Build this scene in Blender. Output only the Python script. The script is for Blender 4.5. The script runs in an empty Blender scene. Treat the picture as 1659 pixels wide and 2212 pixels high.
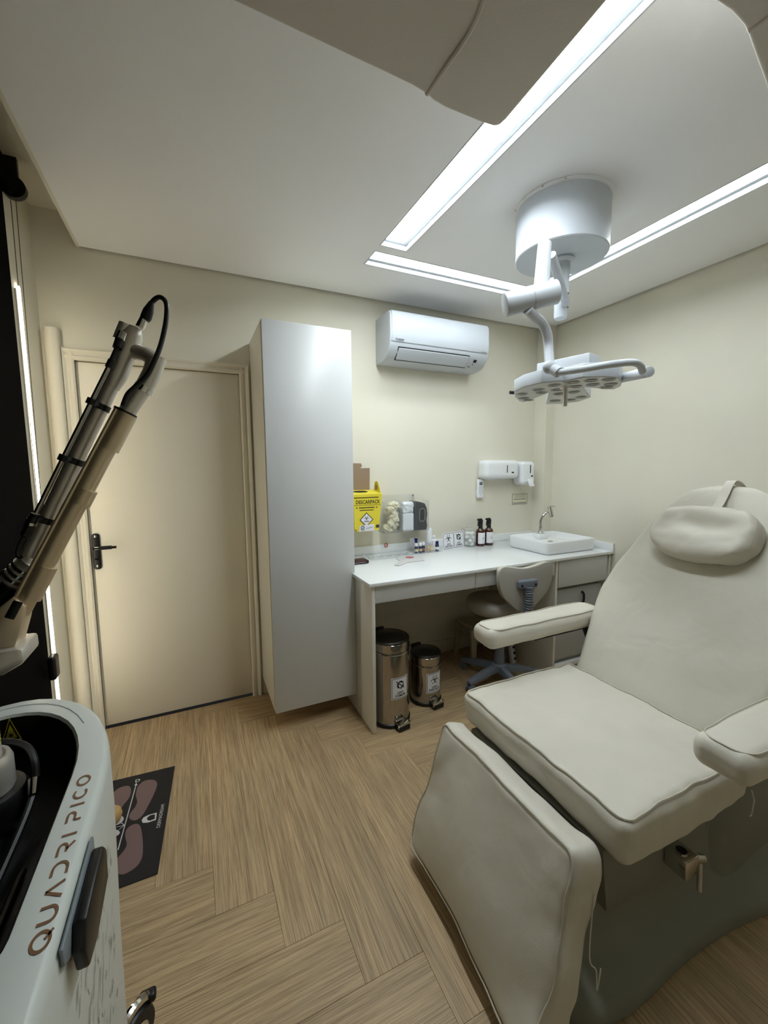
import bpy, bmesh, math, random
from mathutils import Vector, Matrix, noise
random.seed(7)
S = bpy.context.scene
COL = S.collection
V = Vector

# ------------------------------------------------------------------ camera, world, exposure
F_PX, YAW, PITCH, ROLL = 890.372, 0.4354, -0.1076, -0.0074
CAM = V((0.5375, -2.7574, 1.5179))
_F = V((math.sin(YAW)*math.cos(PITCH), math.cos(YAW)*math.cos(PITCH), math.sin(PITCH)))
_R0 = V((math.cos(YAW), -math.sin(YAW), 0)); _U0 = _R0.cross(_F)
_R = _R0*math.cos(ROLL) + _U0*math.sin(ROLL)
_U = -_R0*math.sin(ROLL) + _U0*math.cos(ROLL)
cd = bpy.data.cameras.new('camera'); cam = bpy.data.objects.new('camera', cd); COL.objects.link(cam)
cam.matrix_world = Matrix(((_R.x, _U.x, -_F.x, CAM.x), (_R.y, _U.y, -_F.y, CAM.y), (_R.z, _U.z, -_F.z, CAM.z), (0, 0, 0, 1)))
cd.sensor_fit = 'VERTICAL'; cd.sensor_height = 36; cd.lens = F_PX/2212*36; cd.clip_start = 0.02
S.camera = cam
def at(u, v, ax, val):
    d = _F + _R*((u-829.5)/F_PX) - _U*((v-1106)/F_PX)
    i = 'xyz'.index(ax); t = (val-CAM[i])/d[i]
    return CAM + d*t
w = bpy.data.worlds.new('world'); S.world = w; w.use_nodes = True
w.node_tree.nodes['Background'].inputs[0].default_value = (0.02, 0.02, 0.02, 1)
w.node_tree.nodes['Background'].inputs[1].default_value = 0.2
S.view_settings.view_transform = 'Standard'; S.view_settings.look = 'None'
S.view_settings.gamma = 1; S.view_settings.use_curve_mapping = False
S.view_settings.exposure = 1.52
LIGHT_STRENGTH = {'a': 17.0, 'b': 6.0, 'c': 6.5}   # the three ceiling strips

# ------------------------------------------------------------------ materials
def lin(c):
    return tuple((x/12.92 if x <= .04045 else ((x+.055)/1.055)**2.4) for x in [k/255 for k in c]) + (1,)
MATS = {}
def mat(name, rgb, rough=.5, metal=0, spec=.5, bump=0, bscale=60, var=0, vscale=6, coat=0, alpha=1, trans=0, emit=0, aniso=0, stretch=None, ior=1.45):
    if name in MATS: return MATS[name]
    m = bpy.data.materials.new(name); m.use_nodes = True
    nt = m.node_tree; b = nt.nodes['Principled BSDF']; c = lin(rgb)
    b.inputs['Base Color'].default_value = c; b.inputs['Roughness'].default_value = rough
    b.inputs['Metallic'].default_value = metal; b.inputs['Specular IOR Level'].default_value = spec
    b.inputs['Coat Weight'].default_value = coat; b.inputs['Alpha'].default_value = alpha
    b.inputs['Transmission Weight'].default_value = trans; b.inputs['IOR'].default_value = ior
    b.inputs['Anisotropic'].default_value = aniso
    if emit:
        b.inputs['Emission Color'].default_value = c; b.inputs['Emission Strength'].default_value = emit
    if bump or var:
        tc = nt.nodes.new('ShaderNodeTexCoord'); mp = nt.nodes.new('ShaderNodeMapping')
        nt.links.new(tc.outputs['Object'], mp.inputs[0])
        if stretch: mp.inputs['Scale'].default_value = stretch
    if var:
        n = nt.nodes.new('ShaderNodeTexNoise'); n.inputs['Scale'].default_value = vscale; n.inputs['Detail'].default_value = 4
        nt.links.new(mp.outputs[0], n.inputs['Vector'])
        r = nt.nodes.new('ShaderNodeValToRGB')
        r.color_ramp.elements[0].position = .3; r.color_ramp.elements[1].position = .7
        r.color_ramp.elements[0].color = tuple(x*(1-var) for x in c[:3]) + (1,)
        r.color_ramp.elements[1].color = tuple(min(1, x*(1+var*.5)) for x in c[:3]) + (1,)
        nt.links.new(n.outputs[0], r.inputs[0]); nt.links.new(r.outputs[0], b.inputs['Base Color'])
    if bump:
        n2 = nt.nodes.new('ShaderNodeTexNoise'); n2.inputs['Scale'].default_value = bscale; n2.inputs['Detail'].default_value = 3
        nt.links.new(mp.outputs[0], n2.inputs['Vector'])
        bp = nt.nodes.new('ShaderNodeBump'); bp.inputs['Strength'].default_value = bump; bp.inputs['Distance'].default_value = .004
        nt.links.new(n2.outputs[0], bp.inputs['Height']); nt.links.new(bp.outputs[0], b.inputs['Normal'])
    MATS[name] = m
    return m
M_wall = mat('cream_paint', (228, 223, 206), .75, bump=.05, bscale=150, var=.03, vscale=3)
M_ceil = mat('ceiling_paint', (246, 246, 247), .8)
M_trimw = mat('cream_trim', (226, 219, 201), .45)
M_door = mat('door_paint', (236, 229, 211), .4, var=.02, vscale=2)
M_lam = mat('white_laminate', (208, 209, 208), .32)
M_lamw = mat('warm_laminate', (222, 218, 206), .38)
M_top = mat('worktop_white', (236, 238, 238), .18)
M_dark = mat('dark_gap', (22, 22, 20), .8)
M_white = mat('white_plastic', (236, 238, 240), .28)
M_whitem = mat('white_enamel', (193, 198, 204), .42, coat=.05)
M_grey = mat('grey_plastic', (112, 118, 128), .5)
M_lgrey = mat('light_grey_plastic', (178, 180, 180), .45)
M_black = mat('black_plastic', (12, 12, 13), .4)
M_fabric = mat('black_blind_fabric', (6, 6, 7), .85, spec=.05, bump=.2, bscale=600)
M_chrome = mat('chrome', (205, 203, 198), .1, metal=1)
M_steel = mat('polished_steel', (168, 163, 157), .14, metal=1, bump=.03, bscale=8)
M_steeldk = mat('dark_steel_lid', (92, 88, 84), .28, metal=1)
M_brush = mat('brushed_aluminium', (212, 207, 198), .34, metal=.6, bump=.06, bscale=200)
M_gold = mat('champagne_aluminium', (216, 199, 170), .34, metal=.6, bump=.06, bscale=200)
M_leather = mat('ivory_leatherette', (206, 201, 187), .46, bump=.12, bscale=420, var=.05, vscale=5)
def undulate(m, scale, dist):
    nt = m.node_tree; bp0 = next(n for n in nt.nodes if n.type == 'BUMP'); tc = next(n for n in nt.nodes if n.type == 'TEX_COORD')
    n = nt.nodes.new('ShaderNodeTexNoise'); n.inputs['Scale'].default_value = scale; n.inputs['Detail'].default_value = 2; n.inputs['Distortion'].default_value = .6
    nt.links.new(tc.outputs['Object'], n.inputs['Vector'])
    b2 = nt.nodes.new('ShaderNodeBump'); b2.inputs['Strength'].default_value = .14; b2.inputs['Distance'].default_value = dist
    nt.links.new(n.outputs[0], b2.inputs['Height']); nt.links.new(b2.outputs[0], bp0.inputs['Normal'])
undulate(M_leather, 7, .03)
M_thread = mat('seam_thread', (192, 186, 168), .7)
M_base = mat('grey_base_shell', (124, 124, 113), .5, bump=.05, bscale=300)
M_seatgrey = mat('grey_vinyl', (176, 172, 164), .55)
M_machine = mat('pale_grey_shell', (196, 200, 194), .36)
M_tray = mat('black_tray', (14, 14, 14), .38)
M_bronze = mat('bronze_print', (122, 88, 62), .5)
M_yellow = mat('yellow_card', (226, 208, 62), .6)
M_yell2 = mat('yellow_label', (214, 202, 60), .5)
M_kraft = mat('kraft_card', (150, 128, 106), .8)
M_ink = mat('black_ink', (20, 20, 22), .6)
M_olive = mat('olive_ink', (64, 58, 14), .6)
M_paper = mat('white_paper', (232, 232, 236), .6)
M_acryl = mat('clear_acrylic', (245, 248, 248), .06, trans=.92, alpha=.35, ior=1.2)
M_latex = mat('cream_latex', (228, 221, 194), .6)
M_mask = mat('white_gauze', (232, 235, 240), .8)
M_blackcard = mat('black_card', (34, 36, 38), .5)
M_amber = mat('amber_glass', (64, 26, 10), .12, coat=.4)
M_glass = mat('clear_glass', (240, 245, 245), .04, trans=.95, alpha=.4, ior=1.2)
M_cotton = mat('cotton', (240, 240, 238), .9)
M_red = mat('red_print', (168, 24, 38), .5)
M_maroon = mat('maroon_plastic', (46, 12, 14), .3)
M_navy = mat('navy_plastic', (26, 26, 92), .4)
M_ceramic = mat('white_ceramic', (240, 242, 243), .1, coat=.4)
M_mat = mat('black_rubber_mat', (18, 15, 18), .7)
M_mauve = mat('mauve_print', (120, 96, 94), .7)
M_lwhite = mat('pale_print', (205, 203, 203), .7)
M_tan = mat('tan_wood', (196, 160, 104), .5)
M_beige = mat('beige_plastic', (182, 174, 150), .5)
M_led = {k: mat('led_diffuser_'+k, (240, 250, 255), .5, emit=v) for k, v in LIGHT_STRENGTH.items()}
M_ledw = mat('led_warm', (255, 247, 226), .5, emit=6)
M_alu = mat('channel_aluminium', (190, 194, 198), .5)
M_overhead = mat('grey_overhead_shell', (196, 190, 180), .7, bump=.1, bscale=250)
def wood_mat():
    m = bpy.data.materials.new('oak_plank'); m.use_nodes = True; nt = m.node_tree; L = nt.links.new
    b = nt.nodes['Principled BSDF']; b.inputs['Roughness'].default_value = .5
    tc = nt.nodes.new('ShaderNodeTexCoord'); oi = nt.nodes.new('ShaderNodeObjectInfo')
    off = nt.nodes.new('ShaderNodeVectorMath'); off.operation = 'SCALE'; cmb = nt.nodes.new('ShaderNodeCombineXYZ')
    for k in range(3): L(oi.outputs['Random'], cmb.inputs[k])
    L(cmb.outputs[0], off.inputs[0]); off.inputs['Scale'].default_value = 37
    add = nt.nodes.new('ShaderNodeVectorMath'); L(tc.outputs['Object'], add.inputs[0]); L(off.outputs[0], add.inputs[1])
    def ns(scale, sx, sy, detail, rough=.6):
        mp = nt.nodes.new('ShaderNodeMapping'); mp.inputs['Scale'].default_value = (sx, sy, 1); L(add.outputs[0], mp.inputs[0])
        n = nt.nodes.new('ShaderNodeTexNoise'); n.inputs['Scale'].default_value = scale; n.inputs['Detail'].default_value = detail
        n.inputs['Roughness'].default_value = rough; L(mp.outputs[0], n.inputs['Vector']); return n
    fine = ns(1, 5, 260, 4, .7); broad = ns(1, .9, 17, 3)
    r1 = nt.nodes.new('ShaderNodeValToRGB'); L(fine.outputs[0], r1.inputs[0])
    r1.color_ramp.elements[0].position = .36; r1.color_ramp.elements[0].color = lin((142, 117, 86))
    r1.color_ramp.elements[1].position = .6; r1.color_ramp.elements[1].color = lin((190, 165, 128))
    r2 = nt.nodes.new('ShaderNodeValToRGB'); L(broad.outputs[0], r2.inputs[0])
    r2.color_ramp.elements[0].position = .3; r2.color_ramp.elements[0].color = (.84, .84, .83, 1)
    r2.color_ramp.elements[1].position = .7; r2.color_ramp.elements[1].color = (1.12, 1.09, 1.04, 1)
    mx = nt.nodes.new('ShaderNodeMix'); mx.data_type = 'RGBA'; mx.blend_type = 'MULTIPLY'; mx.inputs[0].default_value = 1
    L(r1.outputs[0], mx.inputs[6]); L(r2.outputs[0], mx.inputs[7])
    hv = nt.nodes.new('ShaderNodeHueSaturation'); mr = nt.nodes.new('ShaderNodeMapRange')
    mr.inputs[3].default_value = .93; mr.inputs[4].default_value = 1.07; L(oi.outputs['Random'], mr.inputs[0]); L(mr.outputs[0], hv.inputs['Value'])
    L(mx.outputs[2], hv.inputs['Color']); L(hv.outputs[0], b.inputs['Base Color'])
    bp = nt.nodes.new('ShaderNodeBump'); bp.inputs['Strength'].default_value = .25; bp.inputs['Distance'].default_value = .002
    L(fine.outputs[0], bp.inputs['Height']); L(bp.outputs[0], b.inputs['Normal'])
    return m
M_wood = wood_mat()
M_sub = mat('subfloor', (104, 80, 58), .8)

# ------------------------------------------------------------------ mesh helpers
def B(): return bmesh.new()
def fin(name, bm, m, parent=None, smooth=True, bevel=0, seg=2, sharp=.7):
    bmesh.ops.remove_doubles(bm, verts=bm.verts, dist=1e-6)
    if bevel:
        es = [e for e in bm.edges if len(e.link_faces) == 2 and e.calc_face_angle(0) > .5]
        bmesh.ops.bevel(bm, geom=es, offset=bevel, segments=seg, affect='EDGES', profile=.5, clamp_overlap=True)
    bmesh.ops.recalc_face_normals(bm, faces=bm.faces)
    if smooth:
        for f in bm.faces: f.smooth = True
        for e in bm.edges:
            if len(e.link_faces) == 2 and e.calc_face_angle(0) > sharp: e.smooth = False
    me = bpy.data.meshes.new(name); bm.to_mesh(me); bm.free()
    me.materials.append(m)
    o = bpy.data.objects.new(name, me); COL.objects.link(o)
    if parent is not None:
        o.parent = parent
        if parent.type == 'EMPTY': o.matrix_parent_inverse = Matrix.Translation(-parent.location)
    return o
def thing(name, label, cat, loc, group=None):
    o = bpy.data.objects.new(name, None); COL.objects.link(o); o.location = loc; o.empty_display_size = .05
    return tag(o, label, cat, group)
def tag(o, label, cat, group=None):
    o['label'] = label; o['category'] = cat
    if group: o['group'] = group
    return o
def struct(o):
    o['kind'] = 'structure'; return o
def box(bm, x0, x1, y0, y1, z0, z1):
    vs = [bm.verts.new((x, y, z)) for x in (x0, x1) for y in (y0, y1) for z in (z0, z1)]
    for f in ((0, 1, 3, 2), (4, 6, 7, 5), (0, 4, 5, 1), (2, 3, 7, 6), (0, 2, 6, 4), (1, 5, 7, 3)):
        bm.faces.new([vs[i] for i in f])
    return vs
def obox(name, d, m, parent=None, bevel=.002, seg=2):
    bm = B(); box(bm, *d); return fin(name, bm, m, parent, bevel=bevel, seg=seg)
def frame_of(t):
    t = t.normalized(); a = V((0, 0, 1)) if abs(t.z) < .9 else V((1, 0, 0))
    n = t.cross(a).normalized(); return n, t.cross(n)
def cyl(bm, p, q, r0, r1=None, seg=24, caps=True):
    p, q = V(p), V(q); r1 = r0 if r1 is None else r1
    n, b = frame_of(q-p); A = []; Bq = []
    for i in range(seg):
        a = 2*math.pi*i/seg; d = n*math.cos(a) + b*math.sin(a)
        A.append(bm.verts.new(p+d*r0)); Bq.append(bm.verts.new(q+d*r1))
    for i in range(seg):
        j = (i+1) % seg; bm.faces.new((A[i], A[j], Bq[j], Bq[i]))
    if caps: bm.faces.new(A[::-1]); bm.faces.new(Bq)
def crom(pts, n=6, closed=False):
    P = [V(p) for p in pts]; out = []
    m = len(P); rng = range(m) if closed else range(m-1)
    for i in rng:
        g = (lambda k: P[k % m]) if closed else (lambda k: P[max(0, min(m-1, k))])
        p0, p1, p2, p3 = g(i-1), g(i), g(i+1), g(i+2)
        for k in range(n):
            t = k/n
            out.append(.5*((2*p1) + (p2-p0)*t + (2*p0-5*p1+4*p2-p3)*t*t + (3*p1-p0-3*p2+p3)*t**3))
    if not closed: out.append(P[-1].copy())
    return out
def tube(bm, pts, r, seg=10, closed=False, caps=True):
    P = [V(p) for p in pts]; m = len(P); rings = []
    rr = r if isinstance(r, (list, tuple)) else [r]*m
    tan = lambda i: (P[(i+1) % m]-P[(i-1) % m]) if closed else (P[min(m-1, i+1)]-P[max(0, i-1)])
    n, b = frame_of(tan(0))
    for i in range(m):
        t = tan(i).normalized(); n = (n - t*n.dot(t)).normalized(); b = t.cross(n)
        rings.append([bm.verts.new(P[i] + (n*math.cos(2*math.pi*k/seg) + b*math.sin(2*math.pi*k/seg))*rr[i]) for k in range(seg)])
    for i in range(m if closed else m-1):
        A, C = rings[i], rings[(i+1) % m]
        for k in range(seg):
            j = (k+1) % seg; bm.faces.new((A[k], A[j], C[j], C[k]))
    if caps and not closed: bm.faces.new(rings[0][::-1]); bm.faces.new(rings[-1])
def lathe(bm, prof, c, axis=(0, 0, 1), seg=32, capb=True, capt=True):
    c = V(c); ax = V(axis).normalized(); n, b = frame_of(ax); rings = []
    for r, h in prof:
        rings.append([bm.verts.new(c + ax*h + (n*math.cos(2*math.pi*k/seg) + b*math.sin(2*math.pi*k/seg))*max(r, 1e-4)) for k in range(seg)])
    for A, C in zip(rings, rings[1:]):
        for k in range(seg):
            j = (k+1) % seg; bm.faces.new((A[k], A[j], C[j], C[k]))
    if capb: bm.faces.new(rings[0][::-1])
    if capt: bm.faces.new(rings[-1])
def loft(bm, rings, closed=True, capb=True, capt=True):
    R = [[bm.verts.new(p) for p in r] for r in rings]; n = len(R[0])
    for A, C in zip(R, R[1:]):
        for k in range(n if closed else n-1):
            j = (k+1) % n; bm.faces.new((A[k], A[j], C[j], C[k]))
    if capb: bm.faces.new(R[0][::-1])
    if capt: bm.faces.new(R[-1])
def prism(bm, pts, off):
    off = V(off); A = [bm.verts.new(p) for p in pts]; C = [bm.verts.new(V(p)+off) for p in pts]; n = len(A)
    bm.faces.new(A[::-1]); bm.faces.new(C)
    for k in range(n):
        j = (k+1) % n; bm.faces.new((A[k], A[j], C[j], C[k]))
def rbox(bm, hx, hy, hz, r, n=16, f=None):
    """rounded box centred on the origin, subdivided, each vertex passed through f"""
    t = bmesh.new(); bmesh.ops.create_cube(t, size=2)
    bmesh.ops.subdivide_edges(t, edges=t.edges[:], cuts=n, use_grid_fill=True)
    mp = {}
    for v in t.verts:
        c = V((v.co.x*hx, v.co.y*hy, v.co.z*hz))
        # pack vertices towards the rounded rims
        for i, h in enumerate((hx, hy, hz)):
            s = c[i]/h; a = abs(s); sp = min(.72, (h-r)/h)
            a = (a/sp*(h-r) if a <= sp and sp > 0 else (h-r)+(a-sp)/(1-sp)*r)/h
            c[i] = math.copysign(a*h, s)
        q = V((max(-(hx-r), min(hx-r, c.x)), max(-(hy-r), min(hy-r, c.y)), max(-(hz-r), min(hz-r, c.z))))
        d = c-q
        if d.length > 1e-9:
            dd = V((d.x/r, d.y/r, d.z/r)); mxx = max(abs(dd.x), abs(dd.y), abs(dd.z))
            p = q + dd.normalized()*r*mxx
        else: p = c
        mp[v] = bm.verts.new(f(p) if f else p)
    for fa in t.faces: bm.faces.new([mp[v] for v in fa.verts])
    t.free()
def rrect(x0, x1, y0, y1, r, n=6):
    out = []
    for cx, cy, a0 in ((x1-r, y1-r, 0), (x0+r, y1-r, 90), (x0+r, y0+r, 180), (x1-r, y0+r, 270)):
        for k in range(n+1):
            a = math.radians(a0+90*k/n); out.append((cx+r*math.cos(a), cy+r*math.sin(a)))
    return out
# flat print: lists of 2-D polygons laid on a surface by a mapping function
def p_rect(x0, x1, y0, y1, n=1):
    return [[(x0+(x1-x0)*k/n, y0), (x0+(x1-x0)*(k+1)/n, y0), (x0+(x1-x0)*(k+1)/n, y1), (x0+(x1-x0)*k/n, y1)] for k in range(n)]
def p_ring(cx, cy, r0, r1, a0=0, a1=360, n=20, cx2=None, cy2=None):
    cx2 = cx if cx2 is None else cx2; cy2 = cy if cy2 is None else cy2; out = []
    P = lambda x, y, r, a: (x+r*math.cos(math.radians(a)), y+r*math.sin(math.radians(a)))
    for k in range(n):
        a, b = a0+(a1-a0)*k/n, a0+(a1-a0)*(k+1)/n
        out.append([P(cx, cy, r0, a), P(cx2, cy2, r1, a), P(cx2, cy2, r1, b), P(cx, cy, r0, b)])
    return out
def p_line(a, b, wd):
    a, b = V(a).to_2d() if len(a) == 3 else V(a), V(b); d = (b-a).normalized(); n = V((-d.y, d.x))*wd/2
    return [[tuple(a-n), tuple(b-n), tuple(b+n), tuple(a+n)]]
def p_rframe(x0, x1, y0, y1, r, t):
    o, i = rrect(x0, x1, y0, y1, r), rrect(x0+t, x1-t, y0+t, y1-t, max(r-t, .0005)); n = len(o)
    return [[o[k], o[(k+1) % n], i[(k+1) % n], i[k]] for k in range(n)]
def p_text(s, size, x=0, y=0, bold=0, sx=1):
    c = bpy.data.curves.new('lettering', 'FONT'); c.body = s; c.size = size; c.align_x = 'CENTER'; c.offset = bold; c.resolution_u = 3
    o = bpy.data.objects.new('lettering', c); COL.objects.link(o); bpy.context.view_layer.update()
    me = bpy.data.meshes.new_from_object(o.evaluated_get(bpy.context.evaluated_depsgraph_get()))
    out = [[(me.vertices[i].co.x*sx+x, me.vertices[i].co.y+y) for i in p.vertices] for p in me.polygons]
    bpy.data.objects.remove(o); bpy.data.curves.remove(c); bpy.data.meshes.remove(me)
    return out
def xf(polys, s=1, dx=0, dy=0, rot=0):
    c, k = math.cos(rot), math.sin(rot)
    return [[((x*c-y*k)*s+dx, (x*k+y*c)*s+dy) for x, y in p] for p in polys]
def biohazard():
    out = p_ring(0, 0, .26, .34, n=24)
    for a in (90, 210, 330):
        c = (.52*math.cos(math.radians(a)), .52*math.sin(math.radians(a)))
        gap = 38
        seg = p_ring(c[0]*.94, c[1]*.94, .36, .47, a+gap, a+360-gap, 24, c[0], c[1])
        out += seg
        d = (math.cos(math.radians(a)), math.sin(math.radians(a)))
    for a in (30, 150, 270):
        d = (math.cos(math.radians(a)), math.sin(math.radians(a)))
        out += p_line((d[0]*.10, d[1]*.10), (d[0]*.5, d[1]*.5), .16)
    out += p_ring(0, 0, 0, .1, n=12)
    return out
def recycle_barred():
    out = []
    for a in (0, 120, 240):
        arm = [[(-.30, .50), (.12, .50), (.26, .86), (-.30, .86)] if False else [(-.34, .42), (.10, .42), (.22, .74), (-.20, .74)],
               [(.10, .42), (.34, .30), (.52, .44), (.22, .74)], [(.18, .30), (.62, .18), (.66, .58)], [(-.34, .42), (-.20, .74), (-.46, .52)]]
        out += xf(arm, 1, 0, 0, math.radians(-a))
    out += p_line((-.85, .75), (.85, -.75), .17)
    return out
def decal(name, polys, fmap, m, parent, maxlen=0):
    bm = B()
    for p in polys:
        try: bm.faces.new([bm.verts.new((x, y, 0)) for x, y in p])
        except ValueError: pass
    if maxlen:                                           # follow a curved surface
        for _ in range(4):
            es = [e for e in bm.edges if e.calc_length() > maxlen]
            if not es: break
            bmesh.ops.subdivide_edges(bm, edges=es, cuts=1, use_grid_fill=True)
        bmesh.ops.triangulate(bm, faces=[f for f in bm.faces if len(f.verts) > 4])
    for v in bm.verts: v.co = fmap(v.co.x, v.co.y)
    return fin(name, bm, m, parent, smooth=False)
def pmap(o, ux, uy):
    o, ux, uy = V(o), V(ux), V(uy)
    return lambda x, y: o + ux*x + uy*y

# ------------------------------------------------------------------ room shell
XL, XR, YF, H, HS = -.13, 3.365, -3.7, 2.677, 2.84
X_CE = .055                                              # edge of the dropped ceiling
def struct_box(name, d, m, bevel=0): return struct(obox(name, d, m, bevel=bevel))
fl = struct_box('floor', (XL, XR, YF, 0, -.06, -.008), M_sub)
W_, L_ = .196, 1.28
OX, OY = .535, -1.376
def plank(x0, x1, y0, y1, along_x):
    x0, x1, y0, y1 = max(x0, XL), min(x1, XR), max(y0, YF), min(y1, 0)
    if x1-x0 < .01 or y1-y0 < .01: return
    g = .0003; lx, ly = (x1-x0-2*g, y1-y0-2*g) if along_x else (y1-y0-2*g, x1-x0-2*g)
    bm = B(); box(bm, -lx/2, lx/2, -ly/2, ly/2, -.008, 0)
    es = [e for e in bm.edges if all(v.co.z > -.001 for v in e.verts)]
    bmesh.ops.bevel(bm, geom=es, offset=.0007, segments=1, affect='EDGES')
    o = fin('plank', bm, M_wood, fl, smooth=False)
    o.location = ((x0+x1)/2, (y0+y1)/2, 0)
    if not along_x: o.rotation_euler.z = math.pi/2
for j in range(-3, 4):
    for k in range(-24, 25):
        bx_, by_ = OX+k*W_+j*L_, OY-k*W_+j*L_
        plank(bx_, bx_+W_, by_, by_+L_, False)
        plank(bx_+W_-L_, bx_+W_, by_-W_, by_, True)
# back wall with the door opening
bm = B()
box(bm, XL-.12, 0, 0, .14, 0, HS); box(bm, .84, XR+.12, 0, .14, 0, HS); box(bm, 0, .84, 0, .14, 2.1, HS)
struct(fin('wall_back', bm, M_wall, smooth=False))
struct_box('wall_right', (XR, XR+.12, YF, 0, 0, HS), M_wall)
struct_box('wall_left', (XL-.12, XL, YF, 0, 0, HS), M_wall)
struct_box('wall_front', (XL-.12, XR+.12, YF-.12, YF, 0, HS), M_wall)
struct_box('wall_column', (3.272, XR-.0005, -.13, -.0005, 0, H+.06), M_wall)
# dropped ceiling with slots for the light strips
LS = {'a': (1.495, 1.655, -2.25, -.668), 'b': (1.495, 2.64, -.607, -.447), 'c': (2.615, 2.765, -2.25, -.62)}
xs = sorted({X_CE+.015, XR-.018} | {v for s in LS.values() for v in s[:2]})
ys = sorted({YF, -.018} | {v for s in LS.values() for v in s[2:]})
bm = B()
for x0, x1 in zip(xs, xs[1:]):
    for y0, y1 in zip(ys, ys[1:]):
        mx_, my_ = (x0+x1)/2, (y0+y1)/2
        if any(s[0] < mx_ < s[1] and s[2] < my_ < s[3] for s in LS.values()): continue
        box(bm, x0, x1, y0, y1, H, H+.035)
bmesh.ops.remove_doubles(bm, verts=bm.verts, dist=1e-5)
ce = struct(fin('ceiling', bm, M_ceil, smooth=False))
bm = B(); box(bm, XL-.12, XR+.12, YF-.12, .14, HS, HS+.1); struct(fin('ceiling_slab', bm, M_wall, smooth=False))
# side of the dropped ceiling towards the blind recess
bm = B(); box(bm, X_CE, X_CE+.015, YF, -.002, H, HS); struct(fin('trim_1', bm, M_wall, smooth=False))
struct_box('baseboard_back', (.905, 3.27, -.014, -.0005, 0, .105), M_trimw, .003)
struct_box('baseboard_right', (XR-.014, XR-.0005, YF, -.14, 0, .105), M_trimw, .003)
# half-round moulding in the corner by the door
bm = B()
prof = [(-.112, 0), (-.112, -.03)] + [(-.08-.032*math.cos(math.radians(a)), -.03-.026*math.sin(math.radians(a))) for a in range(15, 180, 15)] + [(-.048, -.03), (-.048, 0)]
prism(bm, [(x, y-.0005, 0) for x, y in prof], (0, 0, 2.245)); struct(fin('trim_2', bm, M_trimw))
# door
dr = thing('door_1', 'plain cream flush door in a moulded frame', 'door', (.42, .02, 0)); dr['kind'] = 'structure'
obox('door_leaf', (.004, .836, .012, .05, .012, 2.096), M_door, dr, .002)
def jamb(x0, x1, flip):
    bm = B()
    # stepped moulding profile in x,y
    wdt = x1-x0; pr = [(0, 0), (0, -.012), (.008, -.018), (.02, -.018), (.026, -.012), (.034, -.012), (.042, -.02), (wdt-.004, -.024), (wdt, -.02), (wdt, 0)]
    pts = [((x1-a) if flip else (x0+a), b-.0004, 0) for a, b in pr]
    prism(bm, pts, (0, 0, 2.155)); return fin('frame_jamb', bm, M_trimw, dr, smooth=False)
jamb(-.047, .004, True); jamb(.836, .893, False)
bm = B(); pr = [(0, 0), (0, -.012), (.008, -.018), (.02, -.018), (.026, -.012), (.034, -.012), (.042, -.02), (.053, -.024), (.057, -.02), (.057, 0)]
prism(bm, [(-.044, b-.0006, 2.099+a) for a, b in pr], (.935, 0, 0)); fin('frame_head', bm, M_trimw, dr, smooth=False)
bm = B(); rr = rrect(.013, .05, .955, 1.16, .014); prism(bm, [(x, .012, z) for x, z in rr], (0, -.009, 0))
hp = fin('handle_plate', bm, M_black, dr, bevel=.002); hp['label'] = 'black glossy backplate'
bm = B(); cyl(bm, (.031, .003, 1.083), (.031, -.04, 1.083), .009); cyl(bm, (.031, -.04, 1.083), (.135, -.04, 1.083), .0095, .009)
lv = fin('lever', bm, M_chrome, hp)
bm = B(); cyl(bm, (.05, -.04, 1.083), (.112, -.04, 1.083), .0108); fin('grip_sleeve', bm, M_black, hp)
for z in (.975, 1.145):
    bm = B(); lathe(bm, [(.008, 0), (.007, .003), (.003, .005)], (.031, .003, z), (0, -1, 0), 14); fin('screw', bm, M_chrome, hp)
bm = B(); box(bm, .022, .04, -.008, .003, 1.012, 1.02); fin('key_slot', bm, M_chrome, hp)

# ------------------------------------------------------------------ ceiling light strips
def strip(key, label):
    x0, x1, y0, y1 = LS[key]
    t = thing('ceiling_light', label, 'light', ((x0+x1)/2, (y0+y1)/2, H+.03), 'recessed ceiling light strips')
    bm = B(); T = .006
    for d in ((x0, x0+T, y0, y1), (x1-T, x1, y0, y1), (x0+T, x1-T, y0, y0+T), (x0+T, x1-T, y1-T, y1)): box(bm, *d, H-.001, H+.05)
    box(bm, x0, x1, y0, y1, H+.05, H+.054)  # unseen cover plate, added to block light leaking up into the ceiling void
    fin('frame', bm, M_alu, t, smooth=False)
    bm = B(); g = .026
    for d in ((x0+T, x0+g, y0+T, y1-T), (x1-g, x1-T, y0+T, y1-T), (x0+g, x1-g, y0+T, y0+g), (x0+g, x1-g, y1-g, y1-T)): box(bm, *d, H+.024, H+.032)
    fin('reflector_lip', bm, M_lgrey, t, smooth=False)
    bm = B(); box(bm, x0+g, x1-g, y0+g, y1-g, H+.026, H+.030); fin('diffuser', bm, M_led[key], t, smooth=False)
strip('a', 'long recessed glowing strip between the grey overhead panel and the lamp drum')
strip('b', 'short recessed glowing strip parallel to the wall above the air conditioner')
strip('c', 'long recessed glowing strip between the lamp drum and the plain cream wall')

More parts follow.
